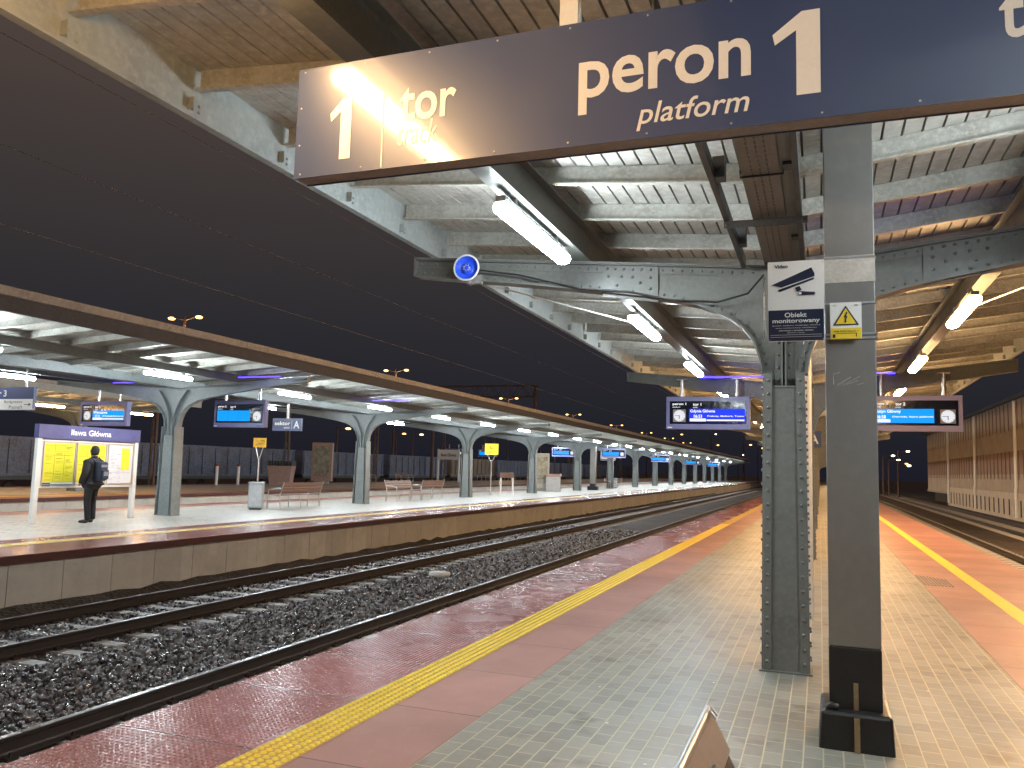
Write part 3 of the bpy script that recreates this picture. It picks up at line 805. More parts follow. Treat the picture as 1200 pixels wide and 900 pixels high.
# ================================================================ GREY POST WITH SIGNS
P = thing('grey_post', 'square grey steel post with black foot standing on a black concrete base', 'post', (.18, 5.30, 0))
b = MB(); b.box(-.142, .142, 0, .28, .56, 3.86); b.build('post_shaft', postgrey, P, bevel=.006)
b = MB(); b.box(-.143, .143, -.001, .281, .18, .558); b.build('painted_foot', black, P, bevel=.005)
b = MB(); b.box(-.1435, .1435, -.0015, .2815, 2.73, 2.895); b.build('pale_band', mat('pale wrap band', (.50, .46, .41), .6), P)
b = MB(); b.hexa([(-.205, -.10, -.02), (.20, -.10, -.02), (.20, .36, -.02), (-.205, .36, -.02), (-.19, -.085, .21), (.19, -.085, .21), (.19, .35, .21), (-.19, .35, .21)]); b.build('concrete_base', black, P, bevel=.02)
b = MB(); b.box(-.012, .014, -.012, -.0015, .2, .36); b.box(-.014, .016, -.115, -.101, -.0, .19); b.build('earthing_strip', mat('dirty ochre strip', (.22, .16, .09), .7), P)
b = MB(); b.tube([(-.15, -.03, .215), (-.13, -.05, .235), (-.10, -.04, .225)], .02, 8); b.build('wet_lump', black, P)
# scratches
b = MB()
for (x0, z0_, x1, z1_, w_) in ((-.10, 2.10, -.10, 2.17, .006), (-.08, 2.10, .00, 2.145, .005), (-.05, 2.095, .05, 2.15, .004), (-.03, 2.10, .04, 2.125, .003), (.03, 2.098, .07, 2.11, .003), (-.10, 2.165, -.06, 2.175, .004), (-.085, 2.09, -.04, 2.115, .003)):
    b.add([(x0, -.0012, z0_), (x1, -.0012, z1_), (x1, -.0012, z1_+w_), (x0+w_, -.0012, z0_+w_)], [(0, 1, 2, 3)])
b.build('scratches', mat('bare scratched paint', (.42, .41, .40), .6), P)
for z in (2.885, 2.60, 2.41, 2.385):
    b = MB(); b.box(-.150, .150, -.004, -.002, z-.006, z+.006); b.box(-.150, -.1445, -.004, .285, z-.006, z+.006); b.box(.1445, .150, -.004, .285, z-.006, z+.006); b.build('steel_band', galv, P)

V = thing('camera_warning_sign', 'white and navy video surveillance sign with camera symbol left of the grey post', 'sign', (-.13, 5.27, 2.37))
b = MB(); b.box(-.165, .165, 0, .006, 0, .505); b.build('sign_plate', whitesign, V)
b = MB(); b.box(-.161, .161, -.002, -.0003, .004, .197); b.build('navy_panel', navy_d, V)
b = MB()
text_mb(b, 'Video', -.125, -.045, .462, .485, -.003, bold=.02)
b.prism([(-.142, .357), (.092, .458), (.11, .42), (.11, .402), (-.085, .34)], 'y', -.004, -.001)
b.prism([(-.105, .325), (.105, .395), (.107, .383), (-.095, .312)], 'y', -.004, -.001)
b.prism([(-.005, .335), (.022, .345), (.035, .32), (.008, .308)], 'y', -.004, -.001)
b.prism([(.014, .30), (.022, .313), (.112, .303), (.112, .288), (.022, .286)], 'y', -.004, -.001)
b.build('camera_symbol', navy_d, V)
b = MB()
b.prism([(.026+.009*cos(a*pi/6), .2985+.009*sin(a*pi/6)) for a in range(12)], 'y', -.006, -.0045)
text_mb(b, 'Obiekt', -.066, .062, .150, .180, -.0032, bold=.018)
text_mb(b, 'monitorowany', -.138, .138, .108, .141, -.0032, bold=.018)
text_mb(b, 'System nadzoru wizyjnego dworca', -.14, .14, .094, .103, -.0032)
text_mb(b, 'teren monitorowany ca\u0142odobowo', -.12, .12, .079, .087, -.0032)
text_mb(b, 'informacja u zarz\u0105dcy obiektu', -.10, .10, .062, .072, -.0032, bold=.01)
text_mb(b, 'peron i tory', -.05, .05, .049, .057, -.0032)
b.box(-.15, .15, -.0032, -.0022, .040, .0415); b.box(-.15, .15, -.0032, -.0022, .027, .0285)
b.build('lettering', whitesign, V)
b = MB()
for x in (-.155, .157):
    for z in (.012, .493): b.dome((x, 0, z), (0, -1, 0), .004, .003)
b.build('rivets', galv, V)
Q = thing('voltage_warning_sign', 'small yellow and white high voltage sign with a lightning triangle on the grey post', 'sign', (.155, 5.27, 2.375))
b = MB(); b.box(-.088, .088, 0, .004, 0, .225); b.build('sign_plate', whitesign, Q)
b = MB(); b.box(-.085, .085, -.002, -.0004, .002, .068); b.build('yellow_panel', yellow, Q)
b = MB(); b.prism([(-.073, .085), (.073, .085), (0, .205)], 'y', -.002, -.0004); b.build('triangle_border', navy_d, Q)
b = MB(); b.prism([(-.058, .092), (.058, .092), (0, .190)], 'y', -.0035, -.0022); b.build('triangle', yellow, Q)
b = MB(); b.prism([(.004, .168), (-.012, .132), (-.003, .133), (-.008, .105), (-.013, .108), (-.002, .098), (.006, .112), (.0, .110), (.010, .142), (.001, .140), (.010, .164)], 'y', -.005, -.0036)
text_mb(b, 'NIE DOTYKA\u0106 !', -.066, .064, .043, .056, -.003, bold=.02)
b.box(-.06, .06, -.003, -.0021, .034, .037); b.box(-.075, -.06, -.003, -.0021, .01, .03)
b.box(.055, .06, -.003, -.0021, .015, .035)
b.build('print', navy_d, Q)
b = MB()
for x in (-.072, .05): b.box(x, x+.018, -.004, -.0001, .205, .21)
b.build('straps', galv, Q)

litter = []
for i, (x, y) in enumerate(((-1.25, 5.1), (-.75, 6.4), (-1.62, 7.9), (.72, 6.9), (-.9, 4.5), (-1.5, 5.9), (.9, 9.3))):
    b = MB(); b.add([(0, 0, .002), (.018, .004, .006), (.014, .02, .003), (.002, .016, .005)], [(0, 1, 2, 3)])
    o = tag(b.build('litter_scrap', white, None, (x, y, .001)), 'tiny pale scrap of litter lying on the grey paving', 'litter', 'scraps of litter on the paving'); o.rotation_euler = (0, 0, i*1.3)
# white downpipe behind the first column, sector sign
b = MB(); b.tube([(-.13, 9.6, 0), (-.13, 9.6, 3.3)], .05, 14); tag(b.build('downpipe', white), 'white rain downpipe standing just behind the near riveted column', 'downpipe')

# ================================================================ DEPARTURE DISPLAYS
def clock(mb, x, z, r, y):
    mb.prism([(x+r*cos(a*pi/12), z+r*sin(a*pi/12)) for a in range(24)], 'y', y-.003, y)
def display(name, label, loc, w_, h_, texts, mirror=False, bright=lit_blue, case=disp_case, rod=None, cyan=False, simple=False, group=None):
    D = thing('departure_display', label, 'display', loc, 0, group)
    b = MB(); b.box(-w_/2, w_/2, 0, .16, 0, h_); b.build('casing', case, D, bevel=.008)
    fx0, fx1, fz0, fz1 = -w_/2+.07, w_/2-.07, h_*.16, h_*.86
    b = MB(); b.box(fx0, fx1, -.004, -.0005, fz0, fz1); b.build('glass', glass_dk, D)
    W_ = fx1-fx0; H_ = fz1-fz0
    s0, s1 = (fx0+W_*.26, fx0+W_*.985) if not mirror else (fx0+W_*.03, fx0+W_*.735)
    b = MB(); b.box(s0, s1, -.008, -.0045, fz0+H_*.10, fz0+H_*.66); b.build('screen', bright, D)
    t = MB()
    x0 = fx0+W_*.04
    text_mb(t, texts[0], x0, x0+W_*.18, fz0+H_*.80, fz0+H_*.93, -.010, bold=.018)
    text_mb(t, 'platform', x0, x0+W_*.10, fz0+H_*.70, fz0+H_*.77, -.010)
    text_mb(t, texts[1], x0+W_*.27, x0+W_*.38, fz0+H_*.80, fz0+H_*.92, -.010, bold=.018)
    text_mb(t, 'track', x0+W_*.27, x0+W_*.33, fz0+H_*.70, fz0+H_*.77, -.010)
    if len(texts) > 2:
        text_mb(t, texts[2], s0+W_*.015, s0+W_*.34, fz0+H_*.47, fz0+H_*.63, -.010, bold=.02)
        text_mb(t, texts[3], s0+W_*.06, s0+W_*.17, fz0+H_*.27, fz0+H_*.41, -.010, bold=.018)
        text_mb(t, texts[4], s0+W_*.24, s1-W_*.01, fz0+H_*.30, fz0+H_*.38, -.010, bold=.02)
        t.box(s0+W_*.01, s0+W_*.22, -.0098, -.0082, fz0+H_*.12, fz0+H_*.24)
        if not mirror: t.box(s0+W_*.23, s1-W_*.01, -.0098, -.0082, fz0+H_*.14, fz0+H_*.20)
    t.build('lit_lettering', lit_white, D)
    if texts and len(texts) <= 2:
        b = MB()
        for q in (1/3, 2/3): b.box(s0+(s1-s0)*q-.003, s0+(s1-s0)*q+.003, -.0095, -.0082, fz0+H_*.12, fz0+H_*.64)
        b.build('screen_seams', lit_blue, D)
    cx = fx0+W_*.13 if not mirror else fx1-W_*.115; cz = fz0+H_*.36; r = H_*.25
    b = MB(); b.box(cx-r*1.1, cx+r*1.1, -.0065, -.0045, cz-r*1.1, cz+r*1.1); b.build('clock_plate', plain('grey clock plate', (.2, .2, .22), .4), D)
    b = MB(); clock(b, cx, cz, r, -.007); c_ = b.build('clock_face', clockface, D)
    b = MB(); b.box(cx-.006, cx+.006, -.0125, -.0105, cz-r*.55, cz+.01); b.box(cx-r*.75, cx+.006, -.0125, -.0105, cz-.004, cz+.004)
    for a in range(12):
        q = a*pi/6; b.box(cx+r*.85*cos(q)-.004, cx+r*.85*cos(q)+.004, -.0125, -.0105, cz+r*.85*sin(q)-.004, cz+r*.85*sin(q)+.004)
    b.build('clock_hands', black_pl, c_)
    b = MB(); b.box(-w_/2+.03, -w_/2+.12, -.002, .0, .02, .045); b.build('maker_plate', white, D)
    if rod is not None:
        for rx in rod[0]:
            b = MB(); b.tube([(rx, .08, h_-.01), (rx, .08, rod[1]-loc[2])], .035, 12); b.box(rx-.1, rx+.1, .0, .16, rod[1]-loc[2]-.01, rod[1]-loc[2]); b.build('hanger', galv, D)
    return D
G = 'departure displays'
display('d', 'blue lit departure display hanging left of the near column, reading Gdynia at 06:53', (-2.04, 16.2, 2.39), 1.6, .64,
        ['peron 1', 'tor 1', 'Gdynia G\u0142\u00f3wna', '06:53', 'Prabuty, Malbork, Tczew'], False, lit_blue, disp_case, ((-.50, .55), 3.38))
display('d', 'bright blue departure display hanging right of the grey post with its clock at the right', (1.56, 16.2, 2.39), 1.6, .64,
        ['peron 1', 'tor 2', 'Olsztyn G\u0142\u00f3wny', '06:58', 'Ostr\u00f3da, Stare Jab\u0142onki'], True, lit_cyan, disp_case_w, ((.52,-.5), 3.44))
display('d', 'small blue and white lit departure display above the timetable board on the opposite platform', (-19.75, 18.3, 2.45), 1.8, .72,
        ['peron 2', 'tor 3', 'Warszawa', '07:10', 'Dzia\u0142dowo'], False, lit_cyan, disp_case, ((-.3, .5), 3.62))
display('d', 'blue lit departure display with three empty screen panes right of the nearest opposite column', (-15.43, 19.0, 2.48), 1.75, .76,
        ['peron 2', 'tor 4'], True, lit_cyan, disp_case, ((-.55, .62), 3.60))
for i, (x, y, n) in enumerate(((-14.9, 62, 'blue departure display on the opposite platform just past the black footed post'), (-18.6, 61, 'dimmer departure display behind the sixth opposite column'), (-14.9, 82, 'small blue departure display on the opposite platform far down the row'),
                             (-14.9, 104, 'tiny blue departure display near the far end of the opposite platform'), (-14.9, 126, 'tiniest blue departure display at the far end of the opposite canopy'),
                             (-33.0, 72, 'pale blue departure display on the third platform between opposite columns'), (-29.5, 72, 'second pale blue departure display on the third platform beside the yellow notice'))):
    display('d', n, (x, y, 2.5), 1.9, .72, ['peron 2', 'tor 4'], True, lit_cyan, disp_case, ((-.5, .5), 3.6), group=G)

# hanging direction sign at the left edge
D = thing('direction_sign', 'hanging direction sign with navy top and white lower part with arrow at the left edge', 'sign', (-18.35, 14.2, 2.60))
b = MB(); b.box(-.8, .8, 0, .08, 0, .56); b.build('sign_box', navy, D)
b = MB(); b.box(-.79, .79, -.004, -.0005, .01, .27); b.build('white_panel', whitesign, D)
b = MB(); text_mb(b, 'Bydgoszcz', -.15, .45, .155, .235, -.006); text_mb(b, 'Pozna\u0144', .02, .45, .035, .125, -.006)
b.box(.52, .68, -.006, -.0045, .13, .145); b.prism([(.66, .175), (.74, .1375), (.66, .10), (.66, .12), (.69, .1375), (.66, .155)], 'y', -.006, -.0045); b.build('lettering', navy_d, D)
b = MB(); text_mb(b, 'tor 3', -.6, -.1, .33, .49, -.003, bold=.02); b.build('upper_lettering', whitesign, D)
b = MB(); b.tube([(-.5, .04, .55), (-.5, .04, 1.0)], .025, 8); b.tube([(.5, .04, .55), (.5, .04, 1.0)], .025, 8); b.build('hangers', galv, D)

# sector A signs
def sector(loc, label, w_=1.15, h_=.42, zt_=3.6, only=False):
    D = thing('sector_sign', label, 'sign', loc)
    b = MB(); b.box(-w_/2, w_/2, 0, .08, 0, h_); b.build('sign_box', navy, D)
    b = MB()
    text_mb(b, 'A', w_*.24, w_*.44, h_*.2, h_*.8, -.003, bold=.018)
    text_mb(b, 'sektor', -w_*.42, w_*.12, h_*.45, h_*.75, -.003, bold=.02); text_mb(b, 'sector', -w_*.1, w_*.12, h_*.18, h_*.32, -.003, shear=.2)
    b.box(w_*.175, w_*.18, -.003, -.0002, h_*.15, h_*.85); b.build('lettering', whitesign, D)
    b = MB(); b.tube([(w_*.0, .04, h_), (w_*.0, .04, zt_-loc[2])], .04, 10); b.build('hanger', white, D)
    return D
sector((-16.85, 23.2, 2.58), 'small navy sector A sign hanging under the opposite canopy beside the display', 1.15, .42)
sector((-.42, 18.6, 2.16), 'navy sector A sign seen in the gap between near column and grey post', .9, .34, 3.4)

# ================================================================ TIMETABLE BOARD
T = thing('timetable_board', 'white framed station timetable board with navy header and yellow sheets', 'notice board', (-16.6, 13.66, 0), pi/2)
L = 2.82
for x in (0, L):
    b = MB(); b.box(x-.06, x+.06, -.05, .05, 0, 2.23); b.build('post', white, T, bevel=.01)
b = MB(); b.box(.065, L-.065, -.03, .03, .80, 1.90); b.build('back_panel', white, T)
b = MB(); b.box(-.07, L+.07, -.075, .075, 1.93, 2.25); b.build('header', mat('periwinkle header', (.08, .09, .24), .4), T)
b = MB(); text_mb(b, 'I\u0142awa G\u0142\u00f3wna', .78, 1.95, 2.03, 2.17, -.078, bold=.018); b.build('lettering', whitesign, T)
for x0, x1 in ((.13, .97), (1.03, 1.87), (1.95, 2.72)):
    b = MB(); b.box(x0-.02, x1+.02, -.05, -.032, .86, .885); b.box(x0-.02, x1+.02, -.05, -.032, 1.845, 1.87)
    b.box(x0-.02, x0, -.05, -.032, .885, 1.845); b.box(x1, x1+.02, -.05, -.032, .885, 1.845); b.build('frame', galv, T)
for q in ((.15, .95, -.036, -.032, .93, 1.82), (1.05, 1.85, -.036, -.032, .93, 1.82), (2.36, 2.62, -.040, -.0365, 1.22, 1.77)):
    b = MB(); b.box(*q); b.build('yellow_sheet', paper_y, T)
b = MB(); b.box(1.98, 2.70, -.036, -.032, .89, 1.82); b.build('white_sheet', paper_w, T)
b = MB()
for x0 in (.15, 1.05):
    for i in range(1, 3): b.box(x0+.8*i/3-.004, x0+.8*i/3+.004, -.038, -.0365, .95, 1.80)
    for z in (1.12, 1.55, 1.78): b.box(x0+.02, x0+.78, -.038, -.0365, z-.004, z+.004)
    for i in range(60):
        c_ = rnd.randrange(3); zz = rnd.uniform(.97, 1.75); x = x0+.04+c_*.265; b.box(x, x+rnd.uniform(.08, .2), -.038, -.0368, zz, zz+.006)
b.build('print', ink, T)
b = MB()
for i in range(70):
    zz = rnd.uniform(.93, 1.78); x = 2.0+rnd.random()*.3; b.box(x, x+rnd.uniform(.03, .1), -.038, -.0368, zz, zz+.006)
b.box(2.0, 2.68, -.038, -.0368, 1.16, 1.165); b.build('small_print', ink_g, T)
b = MB(); b.box(.14, .34, -.045, -.032, .84, .915); b.build('navy_sticker', navy, T)

# ================================================================ BENCHES
def bench_proto():
    t = thing('bench', 'bench', 'bench')          # length along x (2.3), faces +y, back at y=0
    Lb = 2.3
    b = MB()
    for i in range(5): b.box(-Lb/2, Lb/2, .06+i*.085, .13+i*.085, .43, .455)
    b.build('seat', wood, t, bevel=.006)
    b = MB()
    for i in range(4):
        z = .53+i*.085; y = .02-(z-.5)*.28
        b.hexa([(-Lb/2, y-.012, z), (Lb/2, y-.012, z), (Lb/2, y+.012, z), (-Lb/2, y+.012, z), (-Lb/2, y-.034, z+.075), (Lb/2, y-.034, z+.075), (Lb/2, y-.010, z+.075), (-Lb/2, y-.010, z+.075)])
    b.build('backrest', wood, t)
    for s in (-1, 1):
        x = s*(Lb/2-.02)
        b = MB(); b.tube([(x, .0, 0), (x, .05, .40), (x, .02, .52), (x, -.10, .88)], .022, 8); b.build('rear_leg', galv, t)
        b = MB(); b.tube([(x, .52, 0), (x, .50, .44)], .022, 8); b.tube([(x, .05, .41), (x, .50, .44)], .02, 8); b.build('front_leg', galv, t)
        b = MB(); b.tube([(x, -.03, .66), (x, .25, .66), (x, .5, .60), (x, .50, .44)], .018, 8); b.build('armrest', galv, t)
    b = MB(); b.tube([(0, .0, 0), (0, .05, .42)], .02, 8); b.tube([(0, .5, 0), (0, .5, .43)], .02, 8); b.build('middle_leg', galv, t)
    return t
bp = bench_proto(); GB = 'slatted platform benches'
bp.location = (-16.5, 23.75, 0); bp.rotation_euler = (0, 0, pi/2); tag(bp, 'brown slatted bench with its back to the tracks, beside the grey bin', group=GB)
for (x, y, r, l) in ((-17.0, 31.6, -pi/2, 'brown slatted bench facing the tracks, just right of the second opposite column'), (-17.0, 34.8, pi/2, 'brown slatted bench with its back to the tracks, left of the third opposite column'),
                     (-16.9, 68.5, -pi/2, 'small bench beyond the black footed post'), (-16.9, 72.5, pi/2, 'small bench far down the opposite platform behind the second bin')):
    dup(bp, (x, y, 0), r, l, GB)
for i, (x, y, l) in enumerate(((-34.0, 24.6, 'reddish bench at the left edge of the view on the third platform'), (-34.2, 57.5, 'dark bench on the third platform seen just left of the second opposite column'), (-34.2, 64, 'dark bench on the third platform seen just right of the second opposite column'), (-34.2, 82, 'dark bench on the third platform left of the white name board'), (-34.2, 90, 'dark bench on the third platform right of the white name board'))):
    dup(bp, (x, y, 0), -pi/2+.0, l, GB)
# near bench: only the back of its steel backrest shows
N_ = thing('steel_bench', 'brushed steel backed bench whose rounded back top pokes into the bottom of the view', 'bench', (-.30, 1.15, 0))
b = MB()
prof = []
for k in range(13):
    a = pi*k/12; prof.append((-.012-.013*cos(a)*1.0, .865+.016*sin(a)))
prof = [(-.025+.0, .86)]+prof+[(.001, .86), (.052, .765), (.030, .765)]
b.prism(prof[1:], 'y', -.9, 1.35)
b.build('backrest_plate', steel_plate, N_)
b = MB()
for y in (1.335, 1.30): b.tube([(-.012, y, .86), (.0, y, .883), (.018, y, .86)], .004, 6)
b.build('end_trim', galv, N_)
b = MB(); b.hexa([(.038, -.9, .762), (.054, -.9, .765), (.054, 1.30, .765), (.036, 1.30, .765), (.15, -.9, .50), (.17, -.9, .50), (.17, 1.38, .50), (.15, 1.38, .50)]); 
b.build('lower_back', black_pl, N_)
b = MB()
for i in range(5): b.box(.17+i*.085, .245+i*.085, -.9, 1.35, .42, .445)
b.build('seat', wood, N_)
for y in (-.6, 1.1):
    b = MB(); b.tube([(.02, y, 0), (.12, y, .42), (.02, y, .80)], .02, 8); b.tube([(.55, y, 0), (.52, y, .42), (.12, y, .41)], .02, 8); b.build('leg', galv, N_)

# ================================================================ OTHER PLATFORM FURNITURE
def bin_(loc, label, s=1.0, rz=0):
    t = thing('litter_bin', label, 'litter bin', loc, rz, 'grey litter bins')
    b = MB(); b.box(-.22*s, .22*s, -.2*s, .2*s, .06, .84*s); b.build('body', mat('grey bin steel', (.34, .37, .39), .5, .2), t, bevel=.02)
    b = MB(); b.box(-.24*s, .24*s, -.22*s, .22*s, .84*s, .88*s); b.build('lid', galv, t, bevel=.01)
    b = MB(); b.box(-.19*s, .19*s, -.205*s, -.201*s, .12, .78*s); b.build('door', mat('pale bin door', (.42, .45, .47), .5, .2), t)
    b = MB(); b.box(-.18*s, .18*s, -.16*s, .16*s, 0, .058); b.build('foot', steel_dk, t)
    return t
bin_((-16.85, 21.8, 0), 'grey metal litter bin beside the nearest bench on the opposite platform', 1, radians(30))
bin_((-16.9, 71, 0), 'grey litter bin between small benches far down the opposite platform')
def fork_sign(x, y, h, w_, hh, label, c):
    t = thing('notice_sign', label, 'sign', (x, y, 0))
    b = MB(); b.tube([(0, 0, 0), (0, 0, h-.45)], .028, 8); b.tube([(0, 0, h-.45), (-w_*.3, 0, h)], .02, 8); b.tube([(0, 0, h-.45), (w_*.3, 0, h)], .02, 8); b.build('pole', galv, t)
    b = MB(); b.box(-w_/2, w_/2, -.015, .015, h, h+hh); b.build('panel', c, t)
    b = MB()
    for i in range(24):
        z = h+.08+rnd.random()*(hh-.16); xx = -w_/2+.06+rnd.random()*.4; b.box(xx, min(xx+rnd.uniform(.1, .35), w_/2-.04), -.0175, -.0155, z, z+.012)
    b.build('print', ink, t); return t
fork_sign(-16.95, 42.0, 2.22, .80, .62, 'yellow notice on a forked pole between opposite columns', paper_y)
fork_sign(-17.75, 23.0, 2.0, .5, .32, 'small orange yellow notice on a thin pole behind the grey bin', mat('orange yellow sheet', (.85, .45, .03), .5))
def hoop(loc, label, w_=.6, h_=.95, top=True):
    t = thing('barrier', label, 'barrier', loc, 0)
    for s in (-1, 1):
        b = MB(); b.tube([(s*w_/2, 0, 0), (s*w_/2, 0, h_)], .06, 10); b.build('post', white, t)
    b = MB()
    if top: b.box(-w_/2-.05, w_/2+.05, -.06, .06, h_, h_+.3)
    else: b.box(-w_/2, w_/2, -.02, .02, .2, .24)
    b.build('top_box' if top else 'rail', wood, t)
hoop((-17.15, 45, 0), 'pair of white bollards with a reddish box on top near the yellow notice', .75)
for x, y, l in ((-34.7, 41, 'left one of two white striped posts on the third platform'), (-34.7, 43, 'right one of two white striped posts on the third platform')):
    t = thing('bollard', l, 'bollard', (x, y, 0)); b = MB(); b.tube([(0, 0, 0), (0, 0, 1.15)], .09, 10); b.build('post', white, t)
    b = MB(); b.tube([(0, 0, 1.152), (0, 0, 1.3)], .1, 10); b.build('red_cap', plain('red cap', (.4, .04, .03)), t)
# poster pillars
def pillar(loc, label, w_=1.0, h_=2.7, c=stonebox, rz=0):
    t = thing('poster_pillar', label, 'advertising pillar', loc, rz)
    b = MB(); b.box(-w_/2, w_/2, -.25, .25, .18, h_); b.build('case', c, t, bevel=.02)
    b = MB(); b.box(-w_*.35, w_*.35, -.22, .22, -.0, .178); b.build('foot', concrete, t)
    b = MB(); b.box(-w_*.38, w_*.38, -.258, -.251, .8, h_-.25); b.build('poster', mat('poster print', (.36, .33, .24), .5, 0, .8, 3), t)
    b = MB()
    for i in range(9): b.box(-w_*.3+i*w_*.07, -w_*.3+i*w_*.07+.02, -.262, -.2582, .5, .9)
    b.build('grille', steel_dk, t)
    return t
pillar((-34.3, 51.8, 0), 'pinkish poster pillar on the third platform left of the second opposite column', 1.5, 3.0, stonebox, radians(20))
pillar((-18.2, 54.6, 0), 'tall pale poster pillar standing on the opposite platform past the fourth column', 1.0, 2.6, mat('pale pillar', (.42, .40, .33), .6), radians(20))
t = thing('planter_box', 'pinkish stone bin with slatted top on the third platform behind the grey bin', 'planter', (-34.2, 46.8, 0), radians(25))
b = MB(); b.hexa([(-.65, -.65, 0), (.65, -.65, 0), (.65, .65, 0), (-.65, .65, 0), (-.8, -.8, 1.25), (.8, -.8, 1.25), (.8, .8, 1.25), (-.8, .8, 1.25)]); b.build('box', stonebox, t)
b = MB()
for i in range(9): b.box(-.8+i*.19, -.72+i*.19, -.8, .8, 1.252, 1.6)
b.build('slats', steel_dk, t)
t = thing('sand_box', 'pale square grit box with overhanging lid on the opposite platform', 'grit box', (-17.35, 54.6, 0), radians(15))
b = MB(); b.box(-.48, .48, -.4, .4, 0, 1.02); b.build('box', mat('pale grey box', (.5, .5, .5), .6), t, bevel=.02)
b = MB(); b.box(-.56, .56, -.46, .46, 1.022, 1.2); b.build('lid', stonebox, t, bevel=.02)
# station name board on the third platform
t = thing('name_board', 'white station name board on two tall white posts on the third platform', 'sign', (-34.6, 72, 0))
for x in (0, 2.2):
    b = MB(); b.box(x-.07, x+.07, -.07, .07, 0, 3.15); b.build('post', white, t)
b = MB(); b.box(.07, 2.13, -.05, .05, 2.15, 3.1); b.build('panel', whitesign, t)
b = MB(); text_mb(b, 'I\u0142awa G\u0142\u00f3wna', .3, 1.9, 2.45, 2.75, -.054, bold=.02); b.build('lettering', navy_d, t)
# another post with black foot on the opposite platform
t = thing('grey_post', 'distant square grey post with black foot on the opposite platform', 'post', (-16.35, 61.5, 0))
b = MB(); b.box(-.2, .2, -.2, .2, .5, 3.6); b.build('post_shaft', postgrey, t)
b = MB(); b.box(-.2, .2, -.2, .2, .3, .498); b.box(-.36, .36, -.3, .3, -.01, .298); b.build('painted_foot', black, t)
t = thing('name_board', 'white hanging name board among the far opposite columns', 'sign', (-18.3, 74, 2.45))
b = MB(); b.box(-.7, .7, 0, .1, 0, .85); b.build('panel', whitesign, t)
b = MB(); b.box(-.66, .66, -.006, -.001, .05, .12); b.build('band', navy_d, t)
b = MB(); b.tube([(0, .05, .85), (0, .05, 1.2)], .04, 8); b.build('hanger', galv, t)

# ================================================================ PERSON
def skin(name, joints, edges, radii, m, parent=None, sub=2, loc=(0, 0, 0), rz=0):
    me = bpy.data.meshes.new(name); me.from_pydata(joints, edges, [])
    o = bpy.data.objects.new(name, me); col.objects.link(o)
    o.modifiers.new('s', 'SKIN')
    for i, v in enumerate(me.skin_vertices[0].data):
        r = radii[i]; v.radius = r if isinstance(r, tuple) else (r, r)
        v.use_root = (i == 0)
    o.modifiers.new('d', 'SUBSURF').levels = sub
    bpy.context.view_layer.update()
    nm = bpy.data.meshes.new_from_object(o.evaluated_get(bpy.context.evaluated_depsgraph_get()))
    bpy.data.objects.remove(o)
    nm.materials.clear(); nm.materials.append(m)
    for p in nm.polygons: p.use_smooth = True
    r = bpy.data.objects.new(name, nm); col.objects.link(r); r.location = loc; r.rotation_euler = (0, 0, rz)
    if parent: r.parent = parent
    return r
# built facing +y, then turned to face the board (towards -x)
R = thing('person', 'person in a black coat and dark trousers reading the timetable board, seen from behind', 'person', (-15.95, 14.62, 0), radians(100))
J = [(0, 0, .95), (0, 0, 1.15), (0, .0, 1.38), (0, .0, 1.50), (0, .02, 1.58), (0, .03, 1.66), (0, .02, 1.735),
     (-.09, 0, .90), (-.10, .01, .50), (-.10, -.03, .09), (-.10, .10, .035),
     (.09, 0, .90), (.09, .03, .50), (.09, .0, .09), (.10, .14, .035),
     (-.19, 0, 1.42), (-.25, -.02, 1.15), (-.25, .10, .93), (-.24, .15, .86),
     (.19, 0, 1.42), (.25, -.02, 1.15), (.25, .10, .93), (.24, .15, .86)]
E_ = [(0, 1), (1, 2), (2, 3), (3, 4), (4, 5), (5, 6), (0, 7), (7, 8), (8, 9), (9, 10), (0, 11), (11, 12), (12, 13), (13, 14), (2, 15), (15, 16), (16, 17), (17, 18), (2, 19), (19, 20), (20, 21), (21, 22)]
Rr = [(.13, .10), (.13, .09), (.15, .09), .055, .055, (.078, .092), (.068, .08), .085, .06, .04, .035, .085, .06, .04, .035, .055, .045, .035, .03, .055, .045, .035, .03]
skin('body', J, E_, Rr, skin_m, R)
# coat with sleeves and hem
J = [(0, 0, 1.1), (0, 0, 1.30), (0, -.01, 1.42), (0, .01, 1.49), (0, .01, .92), (0, .02, .74), (-.21, 0, 1.40), (-.285, -.02, 1.15), (-.275, .09, .90), (.21, 0, 1.40), (.285, -.02, 1.15), (.275, .09, .90)]
E_ = [(0, 1), (1, 2), (2, 3), (0, 4), (4, 5), (2, 6), (6, 7), (7, 8), (2, 9), (9, 10), (10, 11)]
skin('coat', J, E_, [(.225, .17), (.23, .17), (.20, .14), (.09, .09), (.235, .185), (.24, .19), .10, .085, .07, .10, .085, .07], coat_m, R)
J = [(0, 0, .92), (-.095, 0, .84), (-.105, .01, .50), (-.105, -.03, .12), (-.105, -.025, .07), (.095, 0, .84), (.095, .03, .50), (.095, .0, .12), (.095, .0, .07)]
skin('trousers', J, [(0, 1), (1, 2), (2, 3), (3, 4), (0, 5), (5, 6), (6, 7), (7, 8)], [(.14, .11), .105, .085, .07, .068, .105, .085, .07, .068], trous_m, R)
for s, y in ((-.105, 0), (.1, .04)):
    skin('shoe', [(s, -.06+y, .055), (s, .04+y, .05), (s, .15+y, .04), (s, .20+y, .035)], [(0, 1), (1, 2), (2, 3)], [(.05, .05), (.052, .05), (.048, .038), (.035, .03)], shoe_m, R)
b = MB(); pr = [(.0, .135), (.04, .130), (.075, .108), (.095, .07), (.102, .02), (.098, -.03), (.085, -.07), (.07, -.09)]
b.lathe(pr, (0, -.012, 1.665), 'z', 20)
